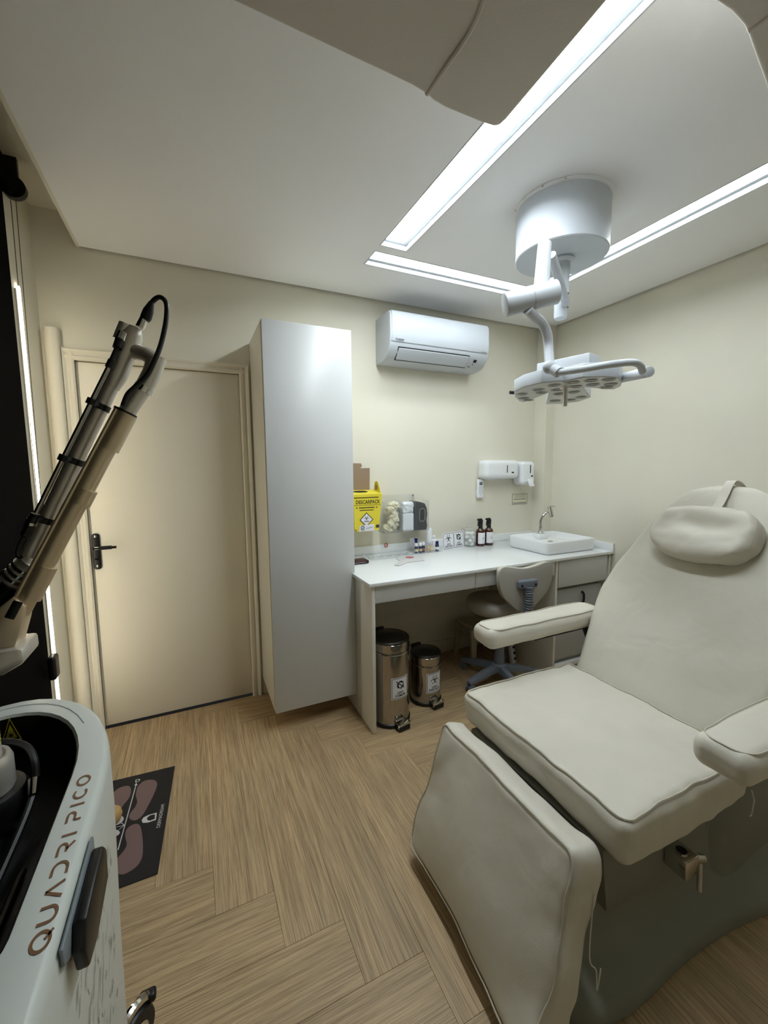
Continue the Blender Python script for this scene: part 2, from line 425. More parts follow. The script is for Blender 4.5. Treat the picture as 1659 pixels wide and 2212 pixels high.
# ------------------------------------------------------------------ grey overhead panels near the camera
ov = thing('overhead_panel', 'broad grey overhead panel with a raised seam beside the long light strip', 'panel', (.8, -2.1, H))
zb = 2.45
pl = [(-.05, -1.80), (.3, -1.795), (.65, -1.785), (1.08, -1.772), (1.125, -1.766), (1.15, -1.757), (1.19, -1.752), (1.31, -1.754), (1.345, -1.757), (1.36, -1.768), (1.362, -1.79), (1.35, -2.1), (1.33, -2.6), (-.05, -2.6)]
bm = B(); prism(bm, [(x, y, zb) for x, y in pl], (0, 0, .10)); fin('shell', bm, M_overhead, ov, bevel=.01, seg=3)
bm = B(); tube(bm, crom([(1.125, -1.768, zb+.003), (1.127, -1.85, zb-.001), (1.13, -1.95, zb), (1.11, -2.05, zb), (1.10, -2.3, zb)], 5), .006, 8); fin('seam', bm, M_overhead, ov)
for x, y in ((.3, -2.3), (1.0, -2.3)):
    bm = B(); cyl(bm, (x, y, zb+.1), (x, y, H), .015); fin('hanger', bm, M_white, ov)
ov2 = thing('overhead_panel', 'small corner of a grey overhead panel above the treatment chair', 'panel', (2.0, -2.3, H))
pl = [(1.40, -2.19), (1.53, -2.188), (1.60, -2.192), (1.66, -2.188), (1.69, -2.182), (1.78, -2.16), (1.905, -2.13), (2.2, -2.08), (2.25, -2.6), (1.40, -2.6)]
bm = B(); prism(bm, [(x, y, zb) for x, y in pl], (0, 0, .10)); fin('shell', bm, M_overhead, ov2, bevel=.01, seg=3)
bm = B(); tube(bm, [(1.68, -2.19, zb+.002), (1.685, -2.25, zb), (1.69, -2.5, zb)], .006, 8); fin('seam', bm, M_overhead, ov2)
bm = B(); cyl(bm, (1.9, -2.35, zb+.1), (1.9, -2.35, H), .015); fin('hanger', bm, M_white, ov2)

# ------------------------------------------------------------------ roller blind and light strip on the left wall
rb = thing('roller_blind', 'black blackout roller blind with a beaded chain', 'blind', (-.09, -1.6, HS))
XB = -.118; YB = -.405
bm = B(); box(bm, XB-.0015, XB+.0015, -3.2, YB, .02, 2.70); fin('fabric', bm, M_fabric, rb, smooth=False)
bm = B(); cyl(bm, (XB+.03, -3.2, 2.72), (XB+.03, YB+.02, 2.72), .032); fin('roller_tube', bm, M_fabric, rb)
bm = B(); lathe(bm, [(.045, 0), (.045, .03), (.04, .036)], (XB+.03, YB+.025, 2.72), (0, 1, 0)); fin('end_cap', bm, M_black, rb)
bm = B(); box(bm, XB-.02, XB+.05, YB+.03, YB+.05, 2.70, HS); fin('bracket', bm, M_black, rb)
def beads(p, q, r=.0023, step=.0062):
    p, q = V(p), V(q); n = int((q-p).length/step); bm = B(); ico = bmesh.new(); bmesh.ops.create_icosphere(ico, subdivisions=1, radius=r)
    vs = [v.co.copy() for v in ico.verts]; fs = [[v.index for v in f.verts] for f in ico.faces]; ico.free()
    for k in range(n):
        c = p.lerp(q, (k+.5)/n); nv = [bm.verts.new(c+v) for v in vs]
        for f in fs: bm.faces.new([nv[i] for i in f])
    tube(bm, [p, q], r*.35, 5); return bm
zw = at(116, 1440, 'x', XB+.03)
yw = zw.y
o = fin('bead_chain', beads((XB+.03, YB+.055, 2.70), (XB+.03, yw+.022, zw.z+.05)), M_black, rb); o['kind'] = 'stuff'
o = fin('bead_chain', beads((XB+.03, YB-.01, 2.70), (XB+.03, yw-.022, zw.z+.05)), M_black, rb); o['kind'] = 'stuff'
bm = B(); rbox(bm, .016, .034, .055, .012, 8, lambda p: p+V((XB+.03, yw, zw.z))); fin('chain_weight', bm, M_black, rb)
for dz in (.12, .15):
    bm = B(); cyl(bm, (XB+.03, yw+.021, zw.z+dz+.08), (XB+.03, yw+.023, zw.z+dz+.09), .005); fin('chain_connector', bm, M_glass, rb)
ws = thing('wall_light', 'narrow glowing vertical strip beside the black roller blind', 'light', (XL, -.28, .2))
ya = at(40, 618, 'x', XL+.008)
bm = B(); pts = rrect(ya.y-.011, ya.y+.011, .2, ya.z, .01); prism(bm, [(XL+.0005, y, z) for y, z in pts], (.010, 0, 0)); fin('tube', bm, M_ledw, ws)
bm = B(); box(bm, XL+.0005, XL+.006, ya.y-.030, ya.y-.012, .2, ya.z-.02); fin('channel', bm, M_trimw, ws)

# ------------------------------------------------------------------ tall wall cabinet
cb = thing('wall_cabinet', 'tall white handleless wardrobe cabinet hung off the floor beside the door', 'cabinet', (1.15, -.2, .12))
obox('body', (.905, 1.40, -.452, -.0005, .121, 2.289), M_lamw, cb, .001)
obox('cabinet_door', (.908, 1.402, -.474, -.456, .116, 2.292), M_lam, cb, .0015)

# ------------------------------------------------------------------ split air conditioner
ac = thing('air_conditioner', 'white split air conditioner mounted high under the ceiling', 'air conditioner', (2.17, -.1, 2.24))
x0, x1 = 1.765, 2.575
pr = [(-.0005, 2.545), (-.195, 2.545), (-.222, 2.538), (-.232, 2.52), (-.236, 2.40), (-.228, 2.335), (-.205, 2.285), (-.16, 2.25), (-.10, 2.238), (-.0005, 2.236)]
bm = B(); prism(bm, [(x0, y, z) for y, z in pr], (x1-x0, 0, 0)); fin('body', bm, M_whitem, ac, bevel=.006, seg=3, sharp=.9)
bm = B(); prism(bm, [(x0+.012, y, z) for y, z in [(-.19, 2.549), (-.226, 2.543), (-.2365, 2.523), (-.2405, 2.40), (-.2345, 2.345), (-.19, 2.38)]], (x1-x0-.024, 0, 0)); fin('front_panel', bm, M_whitem, ac, bevel=.003)
fx0, fx1 = x0+.07, x1-.17
fa, fb = V((0, -.2215, 2.3195)), V((0, -.1595, 2.2485))
bm = B(); n = (fb-fa).cross(V((1, 0, 0))).normalized(); n = n if n.y < 0 else -n
def quad_slab(bm, xa, xb, a, b, n, t):
    pts = [V((xa, 0, 0))+a, V((xb, 0, 0))+a, V((xb, 0, 0))+b, V((xa, 0, 0))+b]; prism(bm, pts, n*t)
quad_slab(bm, fx0-.004, fx1+.004, fa, fb, n, .009); fin('outlet_gap', bm, M_dark, ac, smooth=False)
bm = B(); quad_slab(bm, fx0, fx1, fa.lerp(fb, .05), fa.lerp(fb, .93), n, .014); fin('louvre_flap', bm, M_whitem, ac, bevel=.002)
q = fa.lerp(fb, .15)+n*.0105
mpp = pmap((fx1+.05, q.y, q.z), (1, 0, 0), (fa-fb).normalized())
decal('display', p_rect(0, .028, -.03, -.008), mpp, M_ink, ac)
decal('indicator', p_rect(0, .012, -.05, -.042)+p_rect(-.03, -.01, -.07, -.062), mpp, M_grey, ac)
decal('logo_mark', [[(0, 0), (.016, .002), (.008, .014)]]+p_rect(.018, .065, 0, .008), pmap((x0+.035, -.2425, 2.356), (1, 0, 0), (0, 0, 1)), M_grey, ac)
decal('logo_mark', p_rect(0, .05, 0, .006), pmap((x1-.075, -.2415, 2.352), (1, 0, 0), (0, 0, 1)), M_lgrey, ac)

# ------------------------------------------------------------------ worktop, desk, sink cabinet
ZT = .887
wt = thing('worktop', 'long glossy white worktop with a low upstand along the wall', 'worktop', (2.37, -.37, ZT))
obox('slab', (1.385, 3.262, -.742, -.015, ZT-.02, ZT), M_top, wt, .0015)
bm = B(); box(bm, 3.262, XR-.001, -.742, -.132, ZT-.02, ZT); fin('slab_end', bm, M_top, wt, bevel=.001)
obox('upstand', (1.405, 3.268, -.0145, -.0005, ZT, ZT+.06), M_top, wt, .001)
obox('side_upstand', (XR-.016, XR-.001, -.742, -.135, ZT, ZT+.055), M_top, wt, .001)
dk = thing('desk', 'white built-in desk with two slim drawers under the worktop', 'desk', (2.1, -.37, 0))
obox('end_panel', (1.404, 1.424, -.728, -.015, .002, ZT-.021), M_lamw, dk, .001)
obox('drawer', (1.428, 2.108, -.722, -.70, .765, .862), M_lam, dk, .0015)
obox('drawer', (2.113, 2.788, -.722, -.70, .765, .862), M_lam, dk, .0015)
obox('drawer_box', (1.43, 2.785, -.698, -.12, .775, .86), M_lamw, dk, .001)
obox('back_panel', (1.43, 2.785, -.034, -.018, .40, .86), M_lamw, dk, .001)
sk = thing('sink_cabinet', 'white sink cabinet with a deep drawer at the end of the desk', 'cabinet', (3.08, -.37, 0))
obox('side_panel', (2.792, 2.812, -.726, -.02, .0, ZT-.021), M_lamw, sk, .001)
obox('side_panel', (3.335, 3.35, -.726, -.14, .0, ZT-.021), M_lamw, sk, .001)
obox('drawer', (2.822, 3.318, -.724, -.702, .672, .858), M_lam, sk, .0015)
obox('shelf', (2.812, 3.335, -.69, -.14, .655, .668), M_lamw, sk, .001)
obox('plinth', (2.812, 3.335, -.70, -.68, 0, .035), M_lamw, sk, .001)
fr = thing('mini_fridge', 'light grey appliance with a black grip below the sink drawer', 'fridge', (3.08, -.4, .04))
obox('body', (2.83, 3.31, -.66, -.16, .04, .64), M_lgrey, fr, .006)
obox('front_door', (2.828, 3.312, -.69, -.665, .12, .64), M_lgrey, fr, .006)
obox('drip_tray', (2.83, 3.31, -.70, -.665, .05, .085), M_white, fr, .003)
bm = B(); tube(bm, crom([(3.10, -.692, .60), (3.10, -.71, .585), (3.10, -.71, .53), (3.10, -.692, .515)], 4), .008, 8); fin('grip', bm, M_black, fr)

# ------------------------------------------------------------------ sink and tap
sn = thing('sink', 'square white ceramic vessel sink on the worktop', 'sink', (3.06, -.42, ZT))
sx0, sx1, sy0, sy1 = 2.79, 3.285, -.65, -.24
bm = B(); N = 6
def ring_(x0, x1, y0, y1, r, z): return [(x, y, z) for x, y in rrect(x0, x1, y0, y1, r, N)]
def ins(d, r, z): return ring_(sx0+d, sx1-d, sy0+d, sy1-d, r, z)
loft(bm, [ins(.012, .03, ZT+.0005), ins(.004, .034, ZT+.01), ins(0, .036, ZT+.03), ins(0, .036, ZT+.085), ins(.003, .034, ZT+.092), ins(.012, .03, ZT+.092), ins(.017, .028, ZT+.088), ins(.03, .03, ZT+.062), ins(.07, .03, ZT+.05)])
fin('basin', bm, M_ceramic, sn, sharp=1.2)
bm = B(); box(bm, sx0+.24, sx0+.33, sy1-.10, sy1-.014, ZT+.05, ZT+.0915); fin('tap_ledge', bm, M_ceramic, sn, bevel=.006)
bm = B(); lathe(bm, [(.02, 0), (.02, .004), (.012, .006)], (3.037, -.44, ZT+.0505), seg=20); fin('drain', bm, M_chrome, sn)
fc = thing('tap', 'chrome swan-neck tap on the sink', 'tap', (3.075, -.30, ZT+.093))
tx, ty, tz = 3.075, -.30, ZT+.093
bm = B(); lathe(bm, [(.024, 0), (.024, .008), (.014, .011), (.013, .06)], (tx, ty, tz), seg=20); fin('base', bm, M_chrome, fc)
bm = B(); tube(bm, crom([(tx, ty, tz+.05), (tx, ty, tz+.10), (tx+.012, ty-.005, tz+.135), (tx+.04, ty-.015, tz+.165), (tx+.075, ty-.02, tz+.178)], 6), .0105, 12); fin('spout', bm, M_chrome, fc)
bm = B(); cyl(bm, (tx+.088, ty-.026, tz+.14), (tx+.072, ty-.018, tz+.215), .017); fin('valve_head', bm, M_chrome, fc)
bm = B(); tube(bm, [(tx+.074, ty-.018, tz+.205), (tx+.09, ty-.022, tz+.218), (tx+.118, ty-.028, tz+.212)], .0055, 8); fin('lever', bm, M_chrome, fc)
bm = B(); cyl(bm, (tx+.0895, ty-.0268, tz+.132), (tx+.088, ty-.026, tz+.14), .014); fin('aerator', bm, M_steel, fc)

# ------------------------------------------------------------------ things on the back wall
YX, ZX = V((1, 0, 0)), V((0, 0, 1))
# sharps box
dp = thing('sharps_box', 'yellow cardboard sharps box in a wall bracket above the desk', 'sharps box', (1.62, -.09, 1.09))
xa, xb = 1.515, 1.728; yb0, yb1 = -.17, -.022; z0, z1 = 1.10, 1.338
bm = B()
loft(bm, [[(xa+.01, yb0+.008, z0), (xb-.022, yb0+.008, z0), (xb-.022, yb1, z0), (xa+.01, yb1, z0)], [(xa, yb0, z1), (xb, yb0, z1), (xb, yb1, z1+.022), (xa, yb1, z1+.022)]])
fin('carton', bm, M_yellow, dp, smooth=False)
bm = B(); c0 = V((1.60, -.085, z1+.0140)); vs = [bm.verts.new(c0+V((.055*math.cos(a*math.pi/12), .03*math.sin(a*math.pi/12), .0045*math.sin(a*math.pi/12)))) for a in range(24)]; bm.faces.new(vs)
fin('opening', bm, M_dark, dp, smooth=False)
bm = B(); prism(bm, [(1.53, -.026, z1), (1.695, -.026, z1), (1.698, -.026, 1.515), (1.53, -.026, 1.512)], (0, .003, 0)); lid = fin('lid_flap', bm, M_kraft, dp, smooth=False); lid['label'] = 'brown inner side of the raised lid'
bm = B(); prism(bm, [(1.53, -.024, 1.51), (1.625, -.024, 1.51), (1.64, -.024, 1.53), (1.632, -.024, 1.548), (1.53, -.024, 1.55)], (0, .003, 0)); fin('lid_tab', bm, M_kraft, dp, smooth=False)
bm = B(); prism(bm, [(1.722, yb0+.02, z1+.003), (1.724, yb0+.03, z1+.03), (1.726, -.105, z1+.075), (1.727, -.075, z1+.085), (1.727, -.045, z1+.075), (1.726, yb1, z1)], (.003, 0, 0)); ear = fin('carry_handle', bm, M_yellow, dp, smooth=False)
bm = B(); prism(bm, [(1.7212, -.10, z1+.025), (1.7212, -.10, z1+.055), (1.7212, -.065, z1+.06), (1.7212, -.065, z1+.025)], (-.0006, 0, 0)); fin('handle_slot', bm, M_kraft, ear, smooth=False)
fm = pmap((1.60, yb0-.0012, 0), YX, (0, -.033, 1)); 
def fmd(x, y):                                           # front face leans slightly
    t = (y-z0)/(z1-z0); return V((1.615+x, yb0+.008*(1-t)-.0009, y))
decal('lettering', p_text('DESCARPACK', .036, .006, 1.273, .0008, .80), fmd, M_olive, dp)
decal('print_line', p_rect(-.095, .085, 1.312, 1.318, 4)+p_rect(-.098, .105, 1.262, 1.2645, 4)+p_rect(-.06, .055, 1.243, 1.249, 4)+p_rect(-.055, .05, 1.226, 1.231, 4)+p_ring(-.075, 1.246, 0, .005, n=8)+p_ring(.072, 1.246, 0, .005, n=8), fmd, M_olive, dp)
dia = lambda s: [[(-s, 0), (0, -s), (s, 0), (0, s)]]
fmd2 = lambda x, y: fmd(x, y)+V((0, -.0004, 0))
fmd3 = lambda x, y: fmd(x, y)+V((0, -.0008, 0))
decal('hazard_diamond', xf(dia(.05), 1, -.004, 1.163), fmd, M_ink, dp)
decal('diamond_field', xf(dia(.043), 1, -.004, 1.163), fmd2, M_paper, dp)
decal('biohazard_symbol', xf(biohazard(), .022, -.004, 1.172)+p_rect(-.024, .016, 1.148, 1.152), fmd3, M_ink, dp)
bm = B(); box(bm, 1.535, 1.70, -.176, -.02, 1.088, 1.10); box(bm, 1.515, 1.72, -.03, -.0008, 1.088, 1.135); fin('bracket', bm, M_yellow, dp, smooth=False)
bm = B(); prism(bm, [(1.553, -.182, 1.128), (1.663, -.182, 1.132), (1.661, -.178, 1.086), (1.550, -.178, 1.084)], (0, .0015, 0)); tg = fin('label_plate', bm, M_paper, dp, smooth=False)
decal('round_mark', p_ring(1.575, 1.112, .007, .014, n=16)+p_rect(1.562, 1.59, 1.092, 1.095)+p_line((1.60, 1.105), (1.65, 1.112), .003), lambda x, y: V((x, -.1835, y)), M_grey, dp)
decal('small_print', p_rect(1.68, 1.705, 1.104, 1.124), lambda x, y: V((x, -.1668, y)), M_olive, dp)

# acrylic wall dispenser with gloves, masks and a black box
ad = thing('acrylic_dispenser', 'clear acrylic wall dispenser with three compartments', 'dispenser', (1.95, -.05, 1.05))
ax0, ax1, az0, az1, ayf = 1.772, 2.142, 1.048, 1.272, -.105
bm = B(); box(bm, ax0, 2.075, -.004, -.001, az0, 1.315); fin('back_sheet', bm, M_acryl, ad, smooth=False)
bm = B(); box(bm, ax0, ax1, ayf-.003, ayf, az0, az1); fin('front_sheet', bm, M_acryl, ad, smooth=False)
for x in (ax0, 1.922, 2.03, ax1-.003):
    bm = B(); box(bm, x, x+.003, ayf, -.004, az0, az1); fin('divider', bm, M_acryl, ad, smooth=False)
bm = B(); box(bm, ax0, ax1, ayf, -.004, az0-.003, az0); fin('bottom_sheet', bm, M_acryl, ad, smooth=False)
for x in (1.785, 2.062):
    bm = B(); lathe(bm, [(.006, 0), (.006, .003), (.003, .006)], (x, -.004, 1.307), (0, -1, 0), 14); fin('screw', bm, M_grey, ad)
gl = thing('latex_gloves', 'crumpled cream latex gloves filling the acrylic dispenser', 'gloves', (1.847, -.05, az0+.002))
random.seed(3)
for k in range(18):
    c = V((1.847+random.uniform(-.04, .04), -.062+random.uniform(-.016, .012), az0+.024+k*.0105)); sd = random.uniform(0, 50)
    ax_, az_ = random.uniform(.026, .036), random.uniform(.014, .022); rt = random.uniform(-1, 1)
    bm = B()
    def crump(p, c=c, sd=sd, rt=rt):
        d = noise.noise_vector(p*38+V((sd, 0, 0)))*.012+noise.noise_vector(p*110+V((sd, 7, 0)))*.006
        q = p+d; q = V((q.x*math.cos(rt)-q.z*math.sin(rt), q.y, q.x*math.sin(rt)+q.z*math.cos(rt))); q = c+q
        q.x = max(1.777, min(1.918, q.x)); q.y = max(-.101, min(-.006, q.y)); q.z = max(az0+.001, q.z); return q
    rbox(bm, ax_, .022, az_, az_*.9, 14, crump); fin('glove', bm, M_latex, gl, sharp=3)
mk_ = thing('face_masks', 'stack of white face masks in the acrylic dispenser', 'masks', (1.977, -.05, az0+.002))
bm = B(); rbox(bm, .047, .035, .066, .008, 8, lambda p: p+V((1.977, -.055, az0+.068))); fin('mask_pack', bm, M_mask, mk_)
bm = B(); rbox(bm, .046, .036, .04, .014, 12, lambda p: (lambda q: V((max(1.927, min(2.028, q.x)), max(-.102, min(-.006, q.y)), q.z)))(p+V((1.977, -.057, az0+.172))+noise.noise_vector(p*45)*.012)); fin('crumpled_masks', bm, M_mask, mk_, sharp=3)
bb = thing('black_box', 'black card box with an oval window in the acrylic dispenser', 'box', (2.086, -.05, az0+.002))
bm = B(); pts = [(2.036, az0+.002), (2.128, az0+.002), (2.134, az0+.03), (2.128, az0+.07), (2.136, az0+.12), (2.130, az0+.165), (2.112, az0+.20), (2.075, az0+.213), (2.036, az0+.219)]
prism(bm, [(x, -.098, z) for x, z in pts], (0, .085, 0)); fin('carton', bm, M_blackcard, bb, bevel=.002)
def oval(cx, cz, hw, hh, n=8): return [(cx+hw*math.cos(math.pi*k/n), cz+hh-hw+hw*math.sin(math.pi*k/n)) for k in range(n+1)]+[(cx-hw*math.cos(math.pi*k/n), cz-hh+hw-hw*math.sin(math.pi*k/n)) for k in range(n+1)]
o1, o2 = oval(2.09, az0+.115, .025, .05), oval(2.09, az0+.115, .022, .047)
decal('window_rim', [[o1[k], o1[(k+1) % 18], o2[(k+1) % 18], o2[k]] for k in range(18)], lambda x, y: V((x, -.0990, y)), M_lgrey, bb)
decal('oval_window', [o2], lambda x, y: V((x, -.0988, y)), M_dark, bb)

# no-smoking style round sticker behind the tray
st = thing('round_sticker', 'small round red sticker on the wall above the worktop', 'sticker', (1.83, -.001, .98))
sc = V((1.826, -.0012, .985)) if False else at(834, 1178, 'y', -.016)
decal('ring', p_ring(0, 0, .011, .0165, n=24), pmap(sc+V((0, .0005, 0)), YX, ZX), M_red, st)
decal('field', p_ring(0, 0, 0, .0115, n=24), pmap(sc+V((0, .0008, 0)), YX, ZX), M_latex, st)
decal('symbol', p_line((-.003, -.006), (.003, .006), .006), pmap(sc, YX, ZX), M_red, st)

# towel and soap dispensers
td = thing('paper_towel_dispenser', 'wide white paper towel dispenser on the wall', 'dispenser', (2.84, -.06, 1.42))
bm = B(); rbox(bm, .175, .058, .075, .034, 12, lambda p: p+V((2.835, -.062, 1.494))); fin('cover', bm, M_white, td)
bm = B(); box(bm, 2.672, 2.998, -.03, -.001, 1.425, 1.565); fin('back_plate', bm, M_white, td, bevel=.008)
decal('level_window', p_rect(2.872, 2.880, 1.468, 1.528), lambda x, y: V((x, -.1206, y)), M_dark, td)
decal('badge', p_rect(2.922, 2.948, 1.464, 1.475), lambda x, y: V((x, -.1206, y)), M_ink, td)
bm = B(); rbox(bm, .1, .02, .004, .0035, 5, lambda p: p+V((2.80, -.06, 1.416+.004*math.sin(p.x*60)))); fin('paper_edge', bm, M_paper, td)
sd_ = thing('soap_dispenser', 'tall white soap dispenser with a push lever', 'dispenser', (3.12, -.06, 1.36))
bm = B(); rbox(bm, .072, .062, .098, .032, 12, lambda p: p+V((3.105, -.066, 1.462))); fin('cover', bm, M_white, sd_)
decal('level_window', p_rect(3.113, 3.123, 1.462, 1.53), lambda x, y: V((x, -.1286, y)), M_dark, sd_)
decal('badge', p_rect(3.125, 3.148, 1.432, 1.443), lambda x, y: V((x, -.1286, y)), M_ink, sd_)
bm = B(); prism(bm, [(3.085, -.126, 1.42), (3.14, -.126, 1.42), (3.15, -.15, 1.352), (3.095, -.15, 1.352)], (0, .006, 0)); fin('push_lever', bm, M_white, sd_, bevel=.002)
# remote control
rm = thing('remote_control', 'white air conditioner remote hanging on the wall', 'remote control', (2.683, -.02, 1.26))
bm = B(); rbox(bm, .032, .011, .078, .010, 8, lambda p: p+V((2.684, -.019, 1.338))); fin('body', bm, M_white, rm)
bm = B(); box(bm, 2.655, 2.713, -.009, -.001, 1.27, 1.33); fin('wall_cradle', bm, M_white, rm, bevel=.003)
decal('screen', p_rect(-.016, .014, .03, .055), pmap((2.684, -.0305, 1.338), YX, ZX), M_grey, rm)
bt = []
for r_ in range(5):
    for c_ in range(3): bt += p_rect(-.019+c_*.014, -.010+c_*.014, .010-r_*.016, .017-r_*.016) if (r_ != 4 or c_ == 1) else []
decal('buttons', bt, pmap((2.684, -.0305, 1.338), YX, ZX), M_lgrey, rm)
# notice
nt_ = thing('wall_notice', 'small framed notice sheet on the wall beside the tap', 'notice', (3.127, -.002, 1.19))
bm = B(); box(bm, 3.040, 3.214, -.0022, -.0006, 1.188, 1.284); fin('sheet', bm, M_latex, nt_, smooth=False)
nf = lambda x, y: V((3.127+x, -.0028, 1.236+y))
decal('border', p_rframe(-.085, .085, -.046, .046, .001, .004), nf, M_grey, nt_)
hb = p_rframe(-.062, .062, .012, .036, .001, .005)
for k in range(7): hb += p_rect(-.048+k*.014, -.040+k*.014, .018, .030)
decal('heading_box', hb, nf, M_thread, nt_)
decal('text_line', p_rect(-.07, .068, -.004, .002, 3)+p_rect(-.075, .075, -.036, -.030, 3), nf, M_grey, nt_)

# ------------------------------------------------------------------ things on the worktop
def bottle(name, label, x, y, prof, m, parts, group=None, seg=20, cat='bottle'):
    t = thing(name, label, cat, (x, y, ZT), group)
    bm = B(); lathe(bm, prof, (x, y, ZT+.0005), seg=seg); fin('body', bm, m, t)
    for nm, pr, mm in parts:
        bm = B(); lathe(bm, pr, (x, y, ZT+.0005), seg=seg, capb=True); fin(nm, bm, mm, t)
    return t
def spray(x, y, label):
    t = thing('spray_bottle', label, 'bottle', (x, y, ZT), 'amber spray bottles by the sink')
    bm = B(); lathe(bm, [(.034, 0), (.036, .004), (.036, .115), (.033, .128), (.017, .142), (.014, .15)], (x, y, ZT+.0005)); fin('body', bm, M_amber, t)
    bm = B(); lathe(bm, [(.0362, .022), (.0364, .024), (.0364, .108), (.0362, .11)], (x, y, ZT+.0005), capb=False, capt=False)
    vs = [v for v in bm.verts if (v.co.y-y) > -.012 and not (v.co.x-x) < -.05]; bmesh.ops.delete(bm, geom=vs, context='VERTS')
    fin('paper_label', bm, M_paper, t)
    bm = B(); lathe(bm, [(.017, .143), (.017, .165), (.013, .17)], (x, y, ZT+.0005)); fin('collar', bm, M_black, t)
    bm = B(); prism(bm, [(x-.016, y-.011, ZT+.168), (x+.014, y-.011, ZT+.166), (x+.017, y-.011, ZT+.205), (x+.006, y-.011, ZT+.222), (x-.028, y-.011, ZT+.219), (x-.030, y-.011, ZT+.205), (x-.012, y-.011, ZT+.20)], (0, .022, 0)); fin('trigger_head', bm, M_black, t, bevel=.003)
    bm = B(); tube(bm, crom([(x-.017, y, ZT+.205), (x-.024, y, ZT+.19), (x-.024, y, ZT+.172), (x-.03, y, ZT+.163)], 4), .004, 8); fin('trigger', bm, M_black, t)
    decal('print_line', p_rect(-.012, .008, .062, .065)+p_rect(-.008, .006, .07, .072), lambda a, b: V((x+a, y-.0369, ZT+b)), M_grey, t)
spray(2.612, -.125, 'amber spray bottle with white label beside the cotton jar')
spray(2.695, -.125, 'amber spray bottle with white label between its twin and the sink')
jr = thing('cotton_jar', 'clear lidded jar of cotton balls on the worktop', 'jar', (2.528, -.10, ZT))
bm = B(); lathe(bm, [(.046, 0), (.048, .003), (.048, .128), (.045, .128), (.045, .005)], (2.528, -.10, ZT+.0005), capt=False); fin('glass', bm, M_glass, jr)
bm = B(); lathe(bm, [(.062, .131), (.064, .134), (.06, .142), (.02, .146), (.01, .158), (.012, .164)], (2.520, -.10, ZT+.0005)); fin('lid', bm, M_glass, jr)
random.seed(5)
for k in range(16):
    a = k*2.4; r_ = .024 if k % 4 else 0; c = V((2.528+r_*math.cos(a), -.10+r_*math.sin(a), ZT+.020+(k//4)*.027))
    bm = B(); bmesh.ops.create_icosphere(bm, subdivisions=2, radius=.0165, matrix=Matrix.Translation(c))
    for v in bm.verts: v.co += noise.noise_vector(v.co*90)*.003
    tag(fin('cotton_ball', bm, M_cotton, None, sharp=3), 'white cotton ball inside the clear jar', 'cotton ball', 'cotton balls in the jar')
# sticker sheet leaning on the wall
sg = thing('sticker_sheet', 'white sheet of two waste stickers leaning on the wall', 'sticker sheet', (2.36, -.13, ZT))
p0, p1 = V((2.245, -.150, ZT+.001)), V((2.475, -.10, ZT+.001)); ux = (p1-p0).normalized(); uy = V((-.0, .10, .995)).normalized()
Ws, Hs = (p1-p0).length, .130
bm = B(); nn = ux.cross(uy); prism(bm, [p0, p0+ux*Ws, p0+ux*Ws+uy*Hs, p0+uy*Hs], -nn*.0012); fin('sheet', bm, M_paper, sg, smooth=False)
def sticker(polsym, l1, l2, x0, x1, y0, y1, fmap, parent, fsize, maxlen=0):
    cx = (x0+x1)/2; w_ = x1-x0
    pol = p_rframe(x0, x1, y0, y1, w_*.1, w_*.025)
    pol += xf(polsym, w_*.30, cx, y0+(y1-y0)*.66)
    pol += p_text(l1, fsize, cx, y0+(y1-y0)*.235, fsize*.03, .95)+p_text(l2, fsize, cx, y0+(y1-y0)*.09, fsize*.03, .72 if len(l2) > 6 else .95)
    decal('sticker_print', pol, fmap, M_ink, parent, maxlen)
fs_ = lambda x, y: p0+ux*x+uy*y+nn*.0006
if fs_(0, 0).y > (p0).y: fs_ = lambda x, y: p0+ux*x+uy*y-nn*.0018
sticker(biohazard(), 'LIXO', 'INFECTANTE', .006, .118, .006, .124, fs_, sg, .0185)
sticker(recycle_barred(), 'LIXO', 'COMUM', .121, .229, .006, .124, fs_, sg, .0185)
# small vials in a clear tray
vt = thing('vial_tray', 'clear acrylic tray holding small vials', 'tray', (2.09, -.13, ZT))
bm = B(); box(bm, 1.985, 2.21, -.175, -.095, ZT+.0005, ZT+.003); fin('base', bm, M_acryl, vt, smooth=False)
for d in ((1.985, 2.21, -.177, -.175, ZT+.0005, ZT+.03), (1.985, 2.21, -.095, -.093, ZT+.0005, ZT+.05), (1.983, 1.985, -.177, -.093, ZT+.0005, ZT+.04)):
    bm = B(); box(bm, *d); fin('wall_sheet', bm, M_acryl, vt, smooth=False)
M_vl = [mat('label_cream', (222, 208, 176), .6), mat('label_tan', (206, 178, 140), .6), mat('label_brown', (150, 110, 80), .6), mat('label_pink', (206, 170, 150), .6)]
M_vg = mat('vial_slate', (60, 66, 92), .2)
M_vo = mat('vial_clear', (205, 190, 160), .15)
def vial(x, y, body, lab, cap, label, h=.05, r=.0135):
    t = thing('vial', label, 'vial', (x, y, ZT+.003), 'vials in the clear tray'); z = ZT+.0035
    bm = B(); lathe(bm, [(r-.001, 0), (r, .002), (r, h-.006), (r*.7, h)], (x, y, z), seg=18); fin('body', bm, body, t)
    bm = B(); lathe(bm, [(r+.0003, .012), (r+.0003, h*.62)], (x, y, z), seg=18, capb=False, capt=False); fin('paper_label', bm, lab, t)
    if cap:
        bm = B(); lathe(bm, [(r*.78, h), (r*.85, h+.002), (r*.8, h+.02), (r*.7, h+.022)], (x, y, z), seg=18); fin('cap', bm, cap, t)
vial(2.010, -.150, M_vg, M_vl[0], M_white, 'white-capped slate vial with cream label at the tray end')
vial(2.043, -.152, M_vg, M_vl[1], M_white, 'white-capped slate vial with tan label in the middle of its row')
